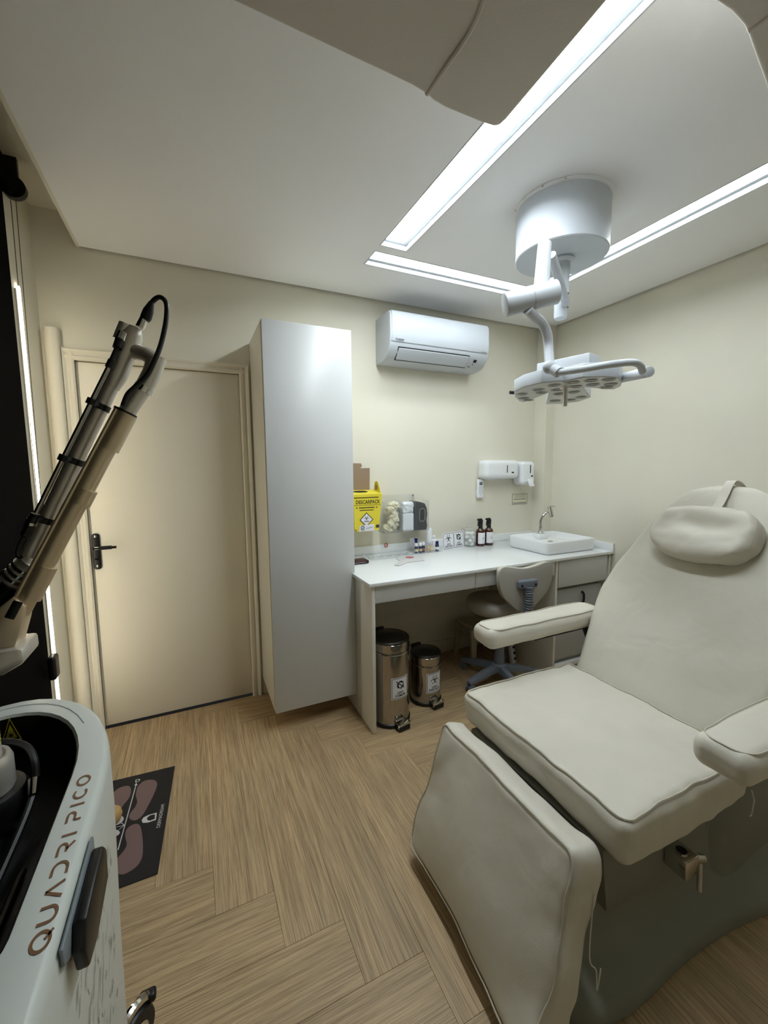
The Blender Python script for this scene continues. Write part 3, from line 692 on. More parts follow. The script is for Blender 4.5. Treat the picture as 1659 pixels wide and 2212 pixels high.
vial(2.074, -.142, M_vg, M_vl[2], M_white, 'white-capped slate vial with brown label')
vial(2.112, -.148, M_vo, M_vl[3], M_glass, 'pale vial with pink label and clear cap', .045)
vial(2.140, -.148, M_vo, M_vl[0], M_glass, 'pale amber vial with cream label and clear cap', .05)
vial(2.188, -.152, M_vg, M_paper, M_navy, 'vial with navy cap and white label', .052, .0145)
bottle('white_bottle', 'round white bottle with domed cap behind the navy-capped vial', 2.200, -.088, [(.02, 0), (.021, .003), (.021, .07), (.016, .082), (.011, .085)], M_white, [('cap', [(.012, .085), (.013, .087), (.012, .105), (.009, .11)], M_white)])
tb = thing('cream_tube', 'tall white cream tube standing on its cap', 'tube', (2.165, -.075, ZT))
bm = B(); loft(bm, [[(2.165+a*math.cos(t_*math.pi/10), -.075+b_*math.sin(t_*math.pi/10), ZT+z) for t_ in range(20)] for a, b_, z in ((.018, .018, .02), (.02, .02, .024), (.022, .016, .09), (.026, .003, .168))]); fin('body', bm, M_white, tb)
bm = B(); cyl(bm, (2.165, -.075, ZT+.0005), (2.165, -.075, ZT+.02), .017); fin('cap', bm, M_white, tb)
sc_ = thing('sample_card', 'grey and blue product card behind the vials', 'card', (2.025, -.08, ZT))
bm = B(); box(bm, 1.992, 2.06, -.088, -.085, ZT+.0005, ZT+.105); fin('card', bm, M_lgrey, sc_, smooth=False)
decal('blue_print', [[(2.035, ZT+.06), (2.05, ZT+.05), (2.058, ZT+.10), (2.026, ZT+.103)]], lambda x, y: V((x, -.0885, y)), M_navy, sc_)
# clear tray, spatula, dark box
ct = thing('clear_tray', 'long clear moulded plastic tray on the worktop', 'tray', (1.78, -.15, ZT))
def trayring(d, z): return [(x, y, z) for x, y in rrect(1.60+d, 1.96-d, -.235+d, -.075-d, .02, 5)]
bm = B(); loft(bm, [trayring(.012, ZT+.001), trayring(.004, ZT+.028), trayring(0, ZT+.03), trayring(.005, ZT+.03), trayring(.015, ZT+.003)]); fin('shell', bm, M_acryl, ct)
for k in range(5):
    bm = B(); rbox(bm, .024, .03, .006, .005, 5, lambda p: p+V((1.645+k*.066, -.15, ZT+.0105))); fin('blister', bm, M_acryl, ct)
pd = thing('paddle_card', 'flat white paddle with a red oval mark on the worktop', 'paddle', (1.82, -.40, ZT))
ol = [(1.70, -.470), (1.725, -.482), (1.75, -.475), (1.79, -.425), (1.835, -.412), (1.945, -.392), (1.94, -.335), (1.88, -.31), (1.79, -.315), (1.76, -.34), (1.765, -.39), (1.705, -.445)]
ol = [tuple(at(u, v, 'z', ZT+.005).xy) for u, v in ((852, 1220), (862, 1221.5), (868, 1220), (880, 1214.5), (917, 1210), (912, 1202), (893, 1199.5), (870, 1201), (855, 1205), (863, 1211), (853, 1218))]
bm = B(); prism(bm, [(x, y, ZT+.0005) for x, y in ol], (0, 0, .0045)); fin('card', bm, M_lwhite, pd, bevel=.0008)
oc = at(885, 1204, 'z', ZT+.0055)
decal('red_oval', [[(oc.x+.030*math.cos(a*math.pi/12), oc.y+.026*math.sin(a*math.pi/12)) for a in range(24)]], lambda x, y: V((x, y, ZT+.0058)), M_red, pd)
decal('oval_marks', xf(p_rect(-.018, -.006, -.006, .006)+p_rect(.006, .018, -.006, .006), 1, oc.x, oc.y), lambda x, y: V((x, y, ZT+.0062)), M_paper, pd)
db = thing('dark_case', 'small dark maroon case by the tall cabinet', 'case', (1.5, -.25, ZT))
bm = B(); rbox(bm, .085, .045, .012, .011, 8, lambda p: p+V((1.492, -.245, ZT+.0125))); fin('body', bm, M_maroon, db)
bm = B(); box(bm, 1.42, 1.55, -.2915, -.2895, ZT+.011, ZT+.013); fin('seam', bm, M_lgrey, db, smooth=False)

# ------------------------------------------------------------------ pedal bins
def bin_(x, y, r, h, label, sym, l2, ang):
    t = thing('pedal_bin', label, 'bin', (x, y, 0)); d = V((math.sin(ang), -math.cos(ang), 0)); s = V((d.y*-1, d.x, 0)); s = V((math.cos(ang), math.sin(ang), 0))
    c = V((x, y, 0))
    bm = B(); lathe(bm, [(r+.003, .001), (r+.006, .006), (r+.006, .022), (r+.001, .026)], c, seg=48); fin('base_ring', bm, M_black, t)
    bm = B(); lathe(bm, [(r, .026), (r, h-.055)], c, seg=64); fin('body', bm, M_steel, t)
    bm = B(); lathe(bm, [(r+.002, h-.056), (r+.003, h-.05), (r+.003, h-.012), (r-.001, h-.008)], c, seg=64, capb=False, capt=False); fin('rim_band', bm, M_steel, t)
    bm = B(); lathe(bm, [(r+.002, h-.010), (r+.001, h-.002), (r*.93, h+.003), (r*.9, h+.001), (r*.5, h+.012), (0.001, h+.016)], c, seg=64, capt=False); ld = fin('lid', bm, M_steeldk, t)
    bm = B(); q = c-d*(r+.006); box(bm, -.035, .035, -.012, .012, h-.06, h+.012)
    for v in bm.verts: v.co = q + s*v.co.x + d*v.co.y + V((0, 0, v.co.z))
    fin('hinge', bm, M_black, t, bevel=.004)
    bm = B(); q = c+d*(r+.012); box(bm, -.042, .042, -.015, .03, .035, .043); box(bm, -.042, .042, .024, .03, .02, .043)
    for v in bm.verts: v.co = q + s*v.co.x + d*v.co.y + V((0, 0, v.co.z))
    fin('pedal', bm, M_chrome, t, bevel=.002)
    bm = B(); box(bm, -.038, .038, -.012, .034, .0015, .03)
    for v in bm.verts: v.co = q + s*v.co.x + d*v.co.y + V((0, 0, v.co.z))
    fin('pedal_foot', bm, M_black, t, bevel=.004)
    def cm(u, v, k=.0008):
        a = u/r; return c + (d*math.cos(a)+s*math.sin(a))*(r+k) + V((0, 0, v))
    lw = .108; zc = h*.47
    decal('sticker_field', p_rect(-lw/2-.004, lw/2+.004, zc-.066, zc+.066, 10), cm, M_paper, t)
    sticker(sym, 'LIXO', l2, -lw/2, lw/2, zc-.062, zc+.062, lambda u, v: cm(u, v, .0014), t, .0195, .01)
    bm = B()
    pts = [c+(d*math.cos(a)+s*math.sin(a))*(r+.006)+V((0, 0, h-.055-.016*math.cos(a))) for a in [math.pi*(-.5+k/24) for k in range(25)]]
    tube(bm, pts, .0022, 6); fin('carry_wire', bm, M_chrome, t)
bin_(1.563, -.615, .118, .515, 'large steel pedal bin with a crossed-out recycling sticker', recycle_barred(), 'COMUM', .12)
bin_(1.862, -.535, .098, .33, 'small steel pedal bin with a biohazard sticker', biohazard(), 'INFECTANTE', .12)

# ------------------------------------------------------------------ step stool and office chair under the desk
ss = thing('step_stool', 'beige plastic step stool pushed under the desk', 'stool', (2.57, -.2, 0))
bm = B(); rbox(bm, .15, .11, .015, .012, 6, lambda p: p+V((2.575, -.19, .285))); fin('top', bm, M_beige, ss)
for sx in (-1, 1):
    for sy in (-1, 1):
        bm = B(); a, b_ = V((2.575+sx*.13, -.19+sy*.09, .275)), V((2.575+sx*.155, -.19+sy*.115, .001))
        rr_ = lambda c, w_: [(c.x-w_, c.y-.012, c.z), (c.x+w_, c.y-.012, c.z), (c.x+w_, c.y+.012, c.z), (c.x-w_, c.y+.012, c.z)]
        loft(bm, [rr_(b_, .02), rr_(a, .03)]); fin('leg', bm, M_beige, ss, bevel=.003)
bm = B(); box(bm, 2.44, 2.71, -.300, -.295, .18, .27); fin('apron', bm, M_beige, ss, bevel=.002)
ps = thing('power_strip', 'white perforated power strip leaning under the desk', 'power strip', (2.73, -.35, 0))
bm = B(); prism(bm, [(2.70, -.40, .001), (2.745, -.385, .001), (2.725, -.36, .22), (2.685, -.375, .22)], (.012, -.025, 0)); fin('body', bm, M_white, ps, bevel=.004)
for k in range(4):
    c = V((2.735, -.418, .04+.045*k))+V((-.0045*k, .005*k, 0)); bm = B(); box(bm, c.x-.008, c.x+.008, c.y-.002, c.y+.004, c.z-.008, c.z+.008); fin('socket', bm, M_dark, ps, smooth=False)
oc_ = thing('office_chair', 'small grey wheeled office chair tucked under the desk', 'chair', (2.456, -.55, 0))
hc = V((2.456, -.555, 0))
bm = B(); lathe(bm, [(.05, .075), (.052, .09), (.05, .12), (.04, .13)], hc); fin('hub', bm, M_grey, oc_)
bm = B(); cyl(bm, hc+V((0, 0, .12)), hc+V((0, 0, .29)), .036, .032); cyl(bm, hc+V((0, 0, .29)), hc+V((0, 0, .47)), .017); fin('gas_column', bm, M_grey, oc_)
for k in range(5):
    a = math.radians(188+72*k); d = V((math.cos(a), math.sin(a), 0)); s = V((-d.y, d.x, 0)); bm = B()
    sec = lambda r_, w_, zt, zb_: [hc+d*r_-s*w_+V((0, 0, zb_)), hc+d*r_+s*w_+V((0, 0, zb_)), hc+d*r_+s*w_*.7+V((0, 0, zt)), hc+d*r_-s*w_*.7+V((0, 0, zt))]
    loft(bm, [sec(.04, .028, .12, .075), sec(.15, .026, .11, .07), sec(.27, .024, .085, .055), sec(.295, .02, .078, .058)]); lg = fin('leg', bm, M_grey, oc_, bevel=.003)
    wc = hc+d*.275+V((0, 0, .0265)); bm = B()
    for sg_ in (-1, 1): cyl(bm, wc+s*sg_*.006, wc+s*sg_*.024, .026, .024, 20)
    cyl(bm, wc, wc+V((0, 0, .034)), .006, seg=10); fin('caster', bm, M_grey, lg)
bm = B(); sc0 = V((2.43, -.54, .565))
def seatf(p):
    r_ = math.hypot(p.x, p.y); 
    return V((p.x, p.y, p.z+.015*(1-(r_/.2)**2) if p.z > 0 else p.z))+sc0
lathe(bm, [(.02, -.048), (.16, -.048), (.19, -.042), (.205, -.02), (.207, .01), (.2, .03), (.185, .04), (.12, .046), (.03, .05)], sc0, seg=48); fin('seat', bm, M_seatgrey, oc_)
# backrest shell: rounded shield outline, slightly curved
bc = V((2.445, -.80, .755)); bd = V((.99, -.10, 0)).normalized(); bn = V((-.10, -.99, 0)).normalized()
outl = [(-.205, .09), (-.195, .125), (-.16, .14), (-.08, .125), (0, .115), (.08, .125), (.16, .145), (.195, .13), (.205, .09), (.20, .02), (.17, -.05), (.11, -.11), (.06, -.15), (0, -.165), (-.06, -.15), (-.11, -.11), (-.17, -.05), (-.20, .02)]
oc2 = [(p.x, p.y) for p in crom([(x, y, 0) for x, y in outl], 4, True)]
cv = lambda x, z, t: bc+bd*x+V((0, 0, z))+bn*(t+.25*x*x-.25*.04)
def shell(o_, t0, t1, sc=1):
    bm = B(); A = [bm.verts.new(cv(x*sc, z*sc, t0)) for x, z in o_]; A2 = [bm.verts.new(cv(x*sc*.55, z*sc*.55, t0)) for x, z in o_]
    C = [bm.verts.new(cv(x*sc, z*sc, t1)) for x, z in o_]; C2 = [bm.verts.new(cv(x*sc*.55, z*sc*.55, t1)) for x, z in o_]; n = len(o_)
    for k in range(n):
        j = (k+1) % n
        bm.faces.new((A[k], A[j], C[j], C[k])); bm.faces.new((A2[k], A2[j], A[j], A[k])); bm.faces.new((C[k], C[j], C2[j], C2[k]))
    bm.faces.new(A2); bm.faces.new(C2); return bm
fin('backrest_shell', shell(oc2, .0, .012), M_seatgrey, oc_, bevel=.004)
fin('backrest_pad', shell(oc2, -.035, -.0005, .985), M_leather, oc_, bevel=.01, seg=3)
bp_ = bc+bn*.02
bm = B(); rbox(bm, .075, .016, .028, .014, 8, lambda p: bp_+bd*p.x+V((0, 0, p.z+.02))+bn*p.y); br = fin('back_bracket', bm, M_grey, oc_)
for sg_ in (-1, 1):
    bm = B(); q = bp_+bd*.052*sg_+V((0, 0, .015)); lathe(bm, [(.009, .01), (.008, .0175), (.003, .0178)], q, bn, 12); fin('bolt', bm, M_black, br)
bm = B(); pth = crom([bp_+bn*.012+V((0, 0, 0)), bp_+bn*.02+V((0, 0, -.06)), bp_+bn*.018+V((0, 0, -.14)), bp_+bn*0-V((0, 0, .22)), bp_-bn*.06-V((0, 0, .27)), bp_-bn*.16-V((0, 0, .275))], 16)
rs = [.026+.0045*math.sin(k*1.9) for k in range(len(pth))]
tube(bm, pth, rs, 14); fin('bellows_arm', bm, M_grey, oc_, sharp=3)

# ------------------------------------------------------------------ floor mat with foot prints, wooden ball foot
fm_ = thing('floor_mat', 'black printed mat with mauve footprint shapes on the floor', 'mat', (.1, -.82, 0))
mx0, mx1, my0, my1 = -.10, .372, -1.13, -.515
bm = B(); prism(bm, [(mx0, my0, .0005), (.345, -1.125, .0005), (.384, -.521, .0005), (mx0, -.49, .0005)], (0, 0, .0035)); fin('sheet', bm, M_mat, fm_, smooth=False)
def gp(u, v): p = at(u, v, 'z', .0045); return (p.x, p.y)
zm = lambda a, b: gp(230+a*170/1297, 1640+b*290/2212)
def blob(px): return [tuple(p.xy) for p in crom([(*zm(*q), 0) for q in px], 5, True)]
mf = lambda x, y: V((x, y, .0046))
decal('footprint', [blob([(700, 340), (600, 370), (520, 450), (485, 580), (505, 700), (470, 790), (400, 880), (375, 960), (430, 1005), (520, 990), (610, 900), (700, 740), (780, 580), (835, 420), (800, 350)])], mf, M_mauve, fm_)
decal('footprint', [blob([(490, 1065), (390, 1100), (320, 1180), (310, 1280), (335, 1400), (290, 1500), (190, 1620), (120, 1720), (130, 1850), (260, 1900), (400, 1840), (520, 1740), (590, 1600), (600, 1400), (585, 1230), (555, 1100)])], mf, M_mauve, fm_)
decal('footprint', [blob([(330, 438), (200, 480), (120, 550), (60, 650), (100, 800), (200, 850), (290, 740), (370, 640), (405, 540), (390, 460)])], mf, M_mauve, fm_)
decal('footprint', [blob([(150, 930), (60, 960), (60, 1090), (170, 1085), (250, 1040), (285, 980), (250, 935)])], mf, M_lwhite, fm_)
decal('footprint', [blob([(160, 1160), (80, 1200), (90, 1290), (190, 1250), (220, 1200)])], mf, M_lwhite, fm_)
l_ = lambda a, b, wd: p_line(zm(*a), zm(*b), wd)
decal('arrow', l_((190, 1495), (490, 415), .004)+l_((300, 1085), (160, 1120), .003)+l_((300, 1085), (235, 1045), .003)+l_((300, 1085), (205, 1160), .003)+[[zm(455, 435), zm(515, 425), zm(492, 390)]], mf, M_lwhite, fm_)
lo_ = [zm(*q) for q in ((830, 880), (690, 920), (610, 960), (578, 1010), (600, 1050), (680, 1045), (815, 1000))]; li_ = [zm(*q) for q in ((800, 905), (720, 925), (680, 955), (665, 985), (685, 1010), (720, 1012), (795, 985))]
decal('logo_mark', [[lo_[k], lo_[(k+1) % 7], li_[(k+1) % 7], li_[k]] for k in range(7)], mf, M_lwhite, fm_)
def tline(s, size, a, b, bold=0):
    A_, B_ = V(zm(*a)), V(zm(*b)); d = (B_-A_).normalized(); n = V((-d.y, d.x)); c = (A_+B_)/2
    return [[tuple(c+d*x+n*y) for x, y in p] for p in p_text(s, size, 0, 0, bold, 1)]
decal('lettering', tline('DERMADREAM', .020, (880, 1125), (960, 730)), mf, M_lwhite, fm_)
decal('lettering', tline('D', .03, (480, 385), (545, 365), .0006), mf, M_lwhite, fm_)
wk = thing('wooden_knob', 'pale wooden ball foot standing on the printed mat', 'knob', (.12, -.76, 0))
kp = at(247, 1762, 'z', .03)
bm = B(); lathe(bm, [(.02, .0), (.036, .008), (.042, .028), (.038, .046), (.026, .058), (.015, .062)], (kp.x-.012, kp.y, .0046)); fin('ball', bm, M_tan, wk)

# ------------------------------------------------------------------ ceiling surgical lamp
YL = -1.30
lm = thing('surgical_lamp', 'white ceiling surgical lamp with petal head and drum mount', 'surgical lamp', (2.11, YL, H))
dc = V((2.11, YL, 0)); ZD = 2.455
bm = B(); lathe(bm, [(.193, 0), (.197, .004), (.197, H-ZD-.012)], (dc.x, dc.y, ZD), seg=64); fin('drum', bm, M_whitem, lm)
bm = B(); lathe(bm, [(.2, H-.014), (.205, H-.012), (.205, H-.001), (.2, H-.0005)], (dc.x, dc.y, 0), seg=64); fin('mount_ring', bm, M_white, lm)
for a in (150, 175, 200, 225):
    bm = B(); d = V((math.cos(math.radians(a)), math.sin(math.radians(a)), 0)); lathe(bm, [(.004, 0), (.003, .003)], dc+d*.205+V((0, 0, H-.007)), d, 8); fin('rivet', bm, M_chrome, lm)
P = lambda u, v, dy=0: at(u, v, 'y', YL+dy)
sp0 = V((dc.x+.012, YL, ZD))
bm = B(); lathe(bm, [(.05, 0), (.052, -.008), (.046, -.014), (.034, -.018), (.031, -.10)], sp0, seg=28); fin('spindle_collar', bm, M_whitem, lm)
e0 = P(1210, 690)
bm = B(); lathe(bm, [(.031, -.09), (.029, -.16), (.029, e0.z-ZD+.02), (.027, e0.z-ZD+.004), (.02, e0.z-ZD)], sp0, seg=28); sp = fin('spindle', bm, M_whitem, lm)
for k in range(4):
    a = math.radians(200+k*45); d = V((math.cos(a), math.sin(a), 0)); bm = B(); tube(bm, [sp0+d*.031+V((0, 0, -.10)), sp0+d*.030+V((0, 0, -.15))], .003, 6); fin('slot_rib', bm, M_whitem, sp)
for zz in (-.155, -.20, -.215):
    bm = B(); d = V((.5, -.85, 0)).normalized(); lathe(bm, [(.004, 0), (.003, .003)], sp0+d*.029+V((0, 0, zz)), d, 8); fin('screw', bm, M_black, sp)
# spring arm: flat plate from the spindle up to the front bar
bm = B(); a, b_ = P(1222, 655, -.03), P(1192, 550, -.17); s_ = (b_-a).normalized().cross(V((1, 0, 0))).normalized()
tube(bm, [a, a.lerp(b_, .5), b_], [.018, .02, .016], 12); fin('link_arm', bm, M_whitem, lm)
bm = B(); a, b_ = P(1177, 522, -.20), P(1170, 618, -.20); tube(bm, [a, a.lerp(b_, .04), a.lerp(b_, .5), b_], [.018, .025, .027, .029], 18); fin('front_bar', bm, M_whitem, lm)
bm = B(); a, b_ = P(1203, 630, -.26), P(1090, 659, -.17); cyl(bm, a, b_, .043, .043, 36); jc = fin('joint_cylinder', bm, M_whitem, lm, bevel=.003)
bm = B(); m_ = a.lerp(b_, .48); dd_ = (b_-a).normalized(); cyl(bm, m_-dd_*.003, m_+dd_*.003, .0437, .0437, 36); fin('joint_groove', bm, M_lgrey, jc)
bm = B(); lathe(bm, [(.034, 0), (.034, .003), (.026, .004)], a, -dd_, 28); fin('end_cap', bm, M_white, jc)
kn = P(1187, 793, -.23)
bm = B(); tube(bm, crom([P(1140, 668, -.22), P(1155, 684, -.21), P(1172, 700, -.2), P(1182, 722, -.2), P(1185, 750, -.2), kn+V((0, 0, .01))], 6), .0185, 16); fin('drop_tube', bm, M_whitem, lm)
# head: three petals, underside level
ZHB = 1.872
Q = lambda u, v, z=ZHB: at(u, v, 'z', z)
kd = V((.6, -.35, -.3))
bm = B(); bmesh.ops.create_uvsphere(bm, u_segments=20, v_segments=12, radius=.026, matrix=Matrix.Translation(kn)); fin('knuckle', bm, M_whitem, lm)
y0_ = P(1207, 805, -.27)
bm = B(); cyl(bm, kn, y0_, .019, .021, 20); fin('knuckle_collar', bm, M_whitem, lm)
bm = B(); tube(bm, crom([y0_, P(1260, 797, -.36), P(1320, 787, -.43), P(1365, 783, -.46), P(1382, 789, -.46), P(1388, 803, -.45)], 7), .0125, 14); fin('yoke', bm, M_whitem, lm)
lens_uv = [(1128, 851), (1132, 860), (1142, 864), (1163, 842), (1170, 848), (1197, 832), (1203, 842), (1238, 826), (1243, 835), (1276, 822), (1281, 831), (1315, 820), (1319, 830), (1310, 837), (1207, 851), (1240, 847), (1199, 866), (1255, 858), (1231, 864)]
def slab(name, pts, z0, z1, m, par, bev=.004):
    bm = B(); prism(bm, [(p.x, p.y, z0) for p in pts], (0, 0, z1-z0)); return fin(name, bm, m, par, bevel=bev)
lp = [Q(*q) for q in ((1110, 846), (1112, 858), (1121, 867), (1130, 869), (1160, 858), (1200, 842), (1240, 832), (1215, 822), (1170, 826), (1130, 836))]
rp = [Q(*q) for q in ((1215, 824), (1225, 838), (1262, 836), (1300, 840), (1327, 841), (1341, 835), (1344, 825), (1336, 815), (1300, 813), (1260, 815))]
cp = [Q(*q) for q in ((1186, 845), (1179, 873), (1215, 872.5), (1250, 868), (1276, 859), (1257, 832), (1220, 828))]
slab('petal', lp, ZHB, ZHB+.055, M_whitem, lm); slab('petal', rp, ZHB+.0006, ZHB+.056, M_whitem, lm); slab('petal', cp, ZHB+.001, ZHB+.05, M_whitem, lm)
M_lens = mat('lamp_face', (196, 198, 196), .35)
def face_(pts, z):
    c = sum(pts, V((0, 0, 0)))/len(pts); bm = B(); prism(bm, [(c.x+(p.x-c.x)*.96, c.y+(p.y-c.y)*.96, z) for p in pts], (0, 0, -.0015)); fin('face_plate', bm, M_lens, lm, smooth=False)
face_(lp, ZHB-.0002); face_(rp, ZHB+.0003); face_(cp, ZHB+.0006)
hub = [Q(1157, 829), Q(1215, 826), Q(1274, 806), Q(1274, 800), Q(1158, 818)]
bm = B(); a, b_ = at(1158, 828, 'z', ZHB+.012), at(1272, 808, 'z', ZHB+.012); dv = V((-(b_-a).y, (b_-a).x, 0)).normalized()*.10
prism(bm, [a, b_, b_+dv, a+dv], (0, 0, .085)); fin('driver_housing', bm, M_whitem, lm, bevel=.005)
M_rim = mat('lens_rim', (150, 152, 150), .4); M_lensg = mat('lens_glass', (98, 100, 100), .15)
for u, v in lens_uv:
    c = Q(u, v, ZHB-.0022); bm = B(); lathe(bm, [(.027, 0), (.0255, -.0025), (.020, -.0025), (.019, 0)], c, seg=20, capb=False, capt=False); lr = fin('lens_ring', bm, M_rim, lm)
    bm = B(); lathe(bm, [(.0195, 0), (.010, -.002), (.002, -.0025)], c, seg=16); fin('lens', bm, M_lensg, lr)
hs = Q(1222, 836); bm = B(); cyl(bm, hs, hs-V((0, 0, .085)), .0105, .0095, 16); lathe(bm, [(.026, -.002), (.024, -.007), (.011, -.010)], hs, seg=20); fin('grip', bm, M_brush, lm)
a, b_ = Q(1336, 821, ZHB+.025), P(1402, 803, -.44)
a = V((a.x, a.y, ZHB+.03)); b_ = a+V((b_.x-a.x, b_.y-a.y, b_.z-a.z))
bm = B(); cyl(bm, a, b_, .020, .020, 20); fin('yoke_pivot', bm, M_whitem, lm, bevel=.002)
kb = Q(1110, 848, ZHB+.03); bm = B(); cyl(bm, kb, kb+V((-.022, .004, 0)), .009, .009, 14); fin('adjust_knob', bm, M_black, lm)

# ------------------------------------------------------------------ treatment chair
CY_ = -1.79
ch = thing('treatment_chair', 'reclining ivory leatherette treatment chair with leg rest and armrests', 'treatment chair', (1.95, CY_, 0))
def wr(p, amp, sc, sd=0): return noise.noise_vector(V((p.x*sc, p.y*sc, p.z*sc))+V((sd, 0, 0)))*amp
# base shell
def base_ring(x0, x1, hw, wa, z, n=28):
    top, bot = [], []
    for k in range(n+1):
        t = k/n; x = x0+(x1-x0)*t; e = 1-abs(2*t-1)**6; hwv = (hw+wa*((x-1.85)/.45)**2)
        hwv = min(hwv, hw+wa*1.3)*max(.02, e)**.5
        top.append((x, CY_+hwv, z)); bot.append((x, CY_-hwv, z))
    return bot+top[::-1]
bm = B(); loft(bm, [base_ring(1.30, 2.80, .350, .05, .001), base_ring(1.29, 2.81, .352, .05, .03), base_ring(1.31, 2.79, .338, .05, .06), base_ring(1.36, 2.74, .30, .04, .085), base_ring(1.40, 2.70, .275, .02, .14), base_ring(1.42, 2.68, .262, .01, .24), base_ring(1.44, 2.66, .255, 0, .33)])
fin('base_shell', bm, M_base, ch, sharp=1.2)
bm = B(); loft(bm, [[(x, CY_+s_*y, z) for x, y in ((0, 0),)] for s_, z in ()]) if False else None
bm = B(); loft(bm, [base_ring(1.97, 2.72, .31, 0, .06), base_ring(2.02, 2.70, .305, 0, .25), base_ring(2.10, 2.66, .30, 0, .42), base_ring(2.14, 2.6, .27, 0, .45)]); fin('rear_column', bm, M_base, ch, sharp=1.2)
bm = B(); loft(bm, [base_ring(1.55, 2.22, .262, 0, .25), base_ring(1.55, 2.22, .26, 0, .46)]); fin('bellows', bm, M_dark, ch)
bm = B(); box(bm, 1.50, 2.0, -2.085, -1.495, .27, .475)
for v in bm.verts:
    if v.co.z < .3: v.co.z -= (v.co.x-1.5)*.12; v.co.x = v.co.x+.03 if v.co.x < 1.6 else v.co.x
fin('seat_frame', bm, M_base, ch, bevel=.006)
# seat
def seatmap(p):
    q = V((1.805+p.x, CY_+p.y, .542+p.z))
    cx, cy = p.x/.305, p.y/.36
    if p.z > 0: q.z += .012*(1-cx*cx)*(1-cy*cy)
    if p.z < 0: q.z += -.03*max(0, -cy)**2
    fall = max(0, abs(cy)-.75)+max(0, -cx-.75)
    q += wr(q, .010*(.25+1.6*fall), 7) + wr(q, .004, 19, 5)
    return q
bm = B(); rbox(bm, .305, .36, .06, .034, 44, seatmap); st_ = fin('seat', bm, M_leather, ch, sharp=3)
def seam_ring(f, hx, hy, z, r=.03, n=10, rad=.0028):
    pts = []
    R_ = rrect(-hx, hx, -hy, hy, r, n); dense = []
    for k in range(len(R_)):
        a, b = V(R_[k]), V(R_[(k+1) % len(R_)]); m = max(1, int((b-a).length/.02))
        for j in range(m): dense.append(a.lerp(b, j/m))
    bm = B(); tube(bm, [f(V((p.x, p.y, z))) for p in dense], rad, 6, closed=True); return bm
fin('piping', seam_ring(seatmap, .292, .347, .0585, .03), M_thread, st_)
# leg rest
fd = V((-.145, 0, -.47)).normalized(); fn_ = V((-.47, 0, .145)).normalized(); lc = V((1.3125, CY_-.005, .295))-fn_*.052
def legmap(p):                                           # p: x lateral, y along (down), z thickness (front +)
    cy, cx = p.y/.25, p.x/.335
    t = p.z
    if t > 0: t += .018*(1-cx*cx)*(1-cy*cy)+.012*math.sin(cy*2.2+.3)*(1-cx*cx)
    lat = p.x*(1+.02*math.sin(cy*2))
    q = lc+V((0, -lat, 0))+fd*(p.y+.05*max(0, cy)*max(0, cx))+fn_*(t+.03*max(0, cy)*max(0, cx))
    ed = max(0, abs(cx)-.6)*2.2+max(0, -cy-.5)
    q += wr(q, .016*(.3+ed), 6, 3)+wr(q, .005*(.3+ed), 17, 9)
    return q
bm = B(); rbox(bm, .335, .25, .055, .035, 44, legmap); lr_ = fin('leg_rest', bm, M_leather, ch, sharp=3)
fin('piping', seam_ring(legmap, .322, .238, .0535, .03), M_thread, lr_)
bm = B(); pth = [legmap(V((x/20*.31, -.2505, .02))) for x in range(-20, 21)]
bm = B(); tube(bm, crom([legmap(V((.336, -.15, -.02))), legmap(V((.337, 0, -.04)))-V((0, .01, 0)), legmap(V((.336, .03, -.055)))-V((-.02, .012, 0)), legmap(V((.336, .06, -.055)))-V((-.03, .012, .01)), legmap(V((.336, .03, -.055)))-V((-.035, .014, 0))], 5), .0018, 6); fin('tie_string', bm, M_leather, lr_)
bm = B(); box(bm, 1.40, 1.56, -2.02, -1.56, .36, .44); fin('leg_hinge', bm, M_dark, ch, bevel=.01)
# backrest
BA = math.radians(60); bA = V((math.cos(BA), 0, math.sin(BA))); bN = V((-math.sin(BA), 0, math.cos(BA))); B0 = V((2.115, CY_, .59))
WS = [(-.06, .315), (0, .335), (.1, .35), (.25, .368), (.40, .378), (.53, .358), (.64, .315), (.72, .285), (.80, .258), (.89, .208), (.94, .150), (.98, .07)]
def wid(s):
    for (a, wa), (b, wb) in zip(WS, WS[1:]):
        if s <= b:
            t = max(0, (s-a)/(b-a)); t = t; return wa+(wb-wa)*t
    return WS[-1][1]
def backmap(p):                                          # x lateral +-.38, y along, z thickness
    s = p.y+.46; wv = wid(s); cx = p.x/.38
    t = p.z
    if t > 0: t += .016*(1-cx*cx)
    q = B0+bA*s+V((0, -1, 0))*(cx*wv)+bN*(t-.065)
    ed = max(0, abs(cx)-.6)*1.5
    q += wr(q, .010*(.2+ed), 6, 21)+wr(q, .003, 15, 2)
    return q
bm = B(); rbox(bm, .38, .52, .062, .045, 48, backmap); bk = fin('backrest', bm, M_leather, ch, sharp=3)
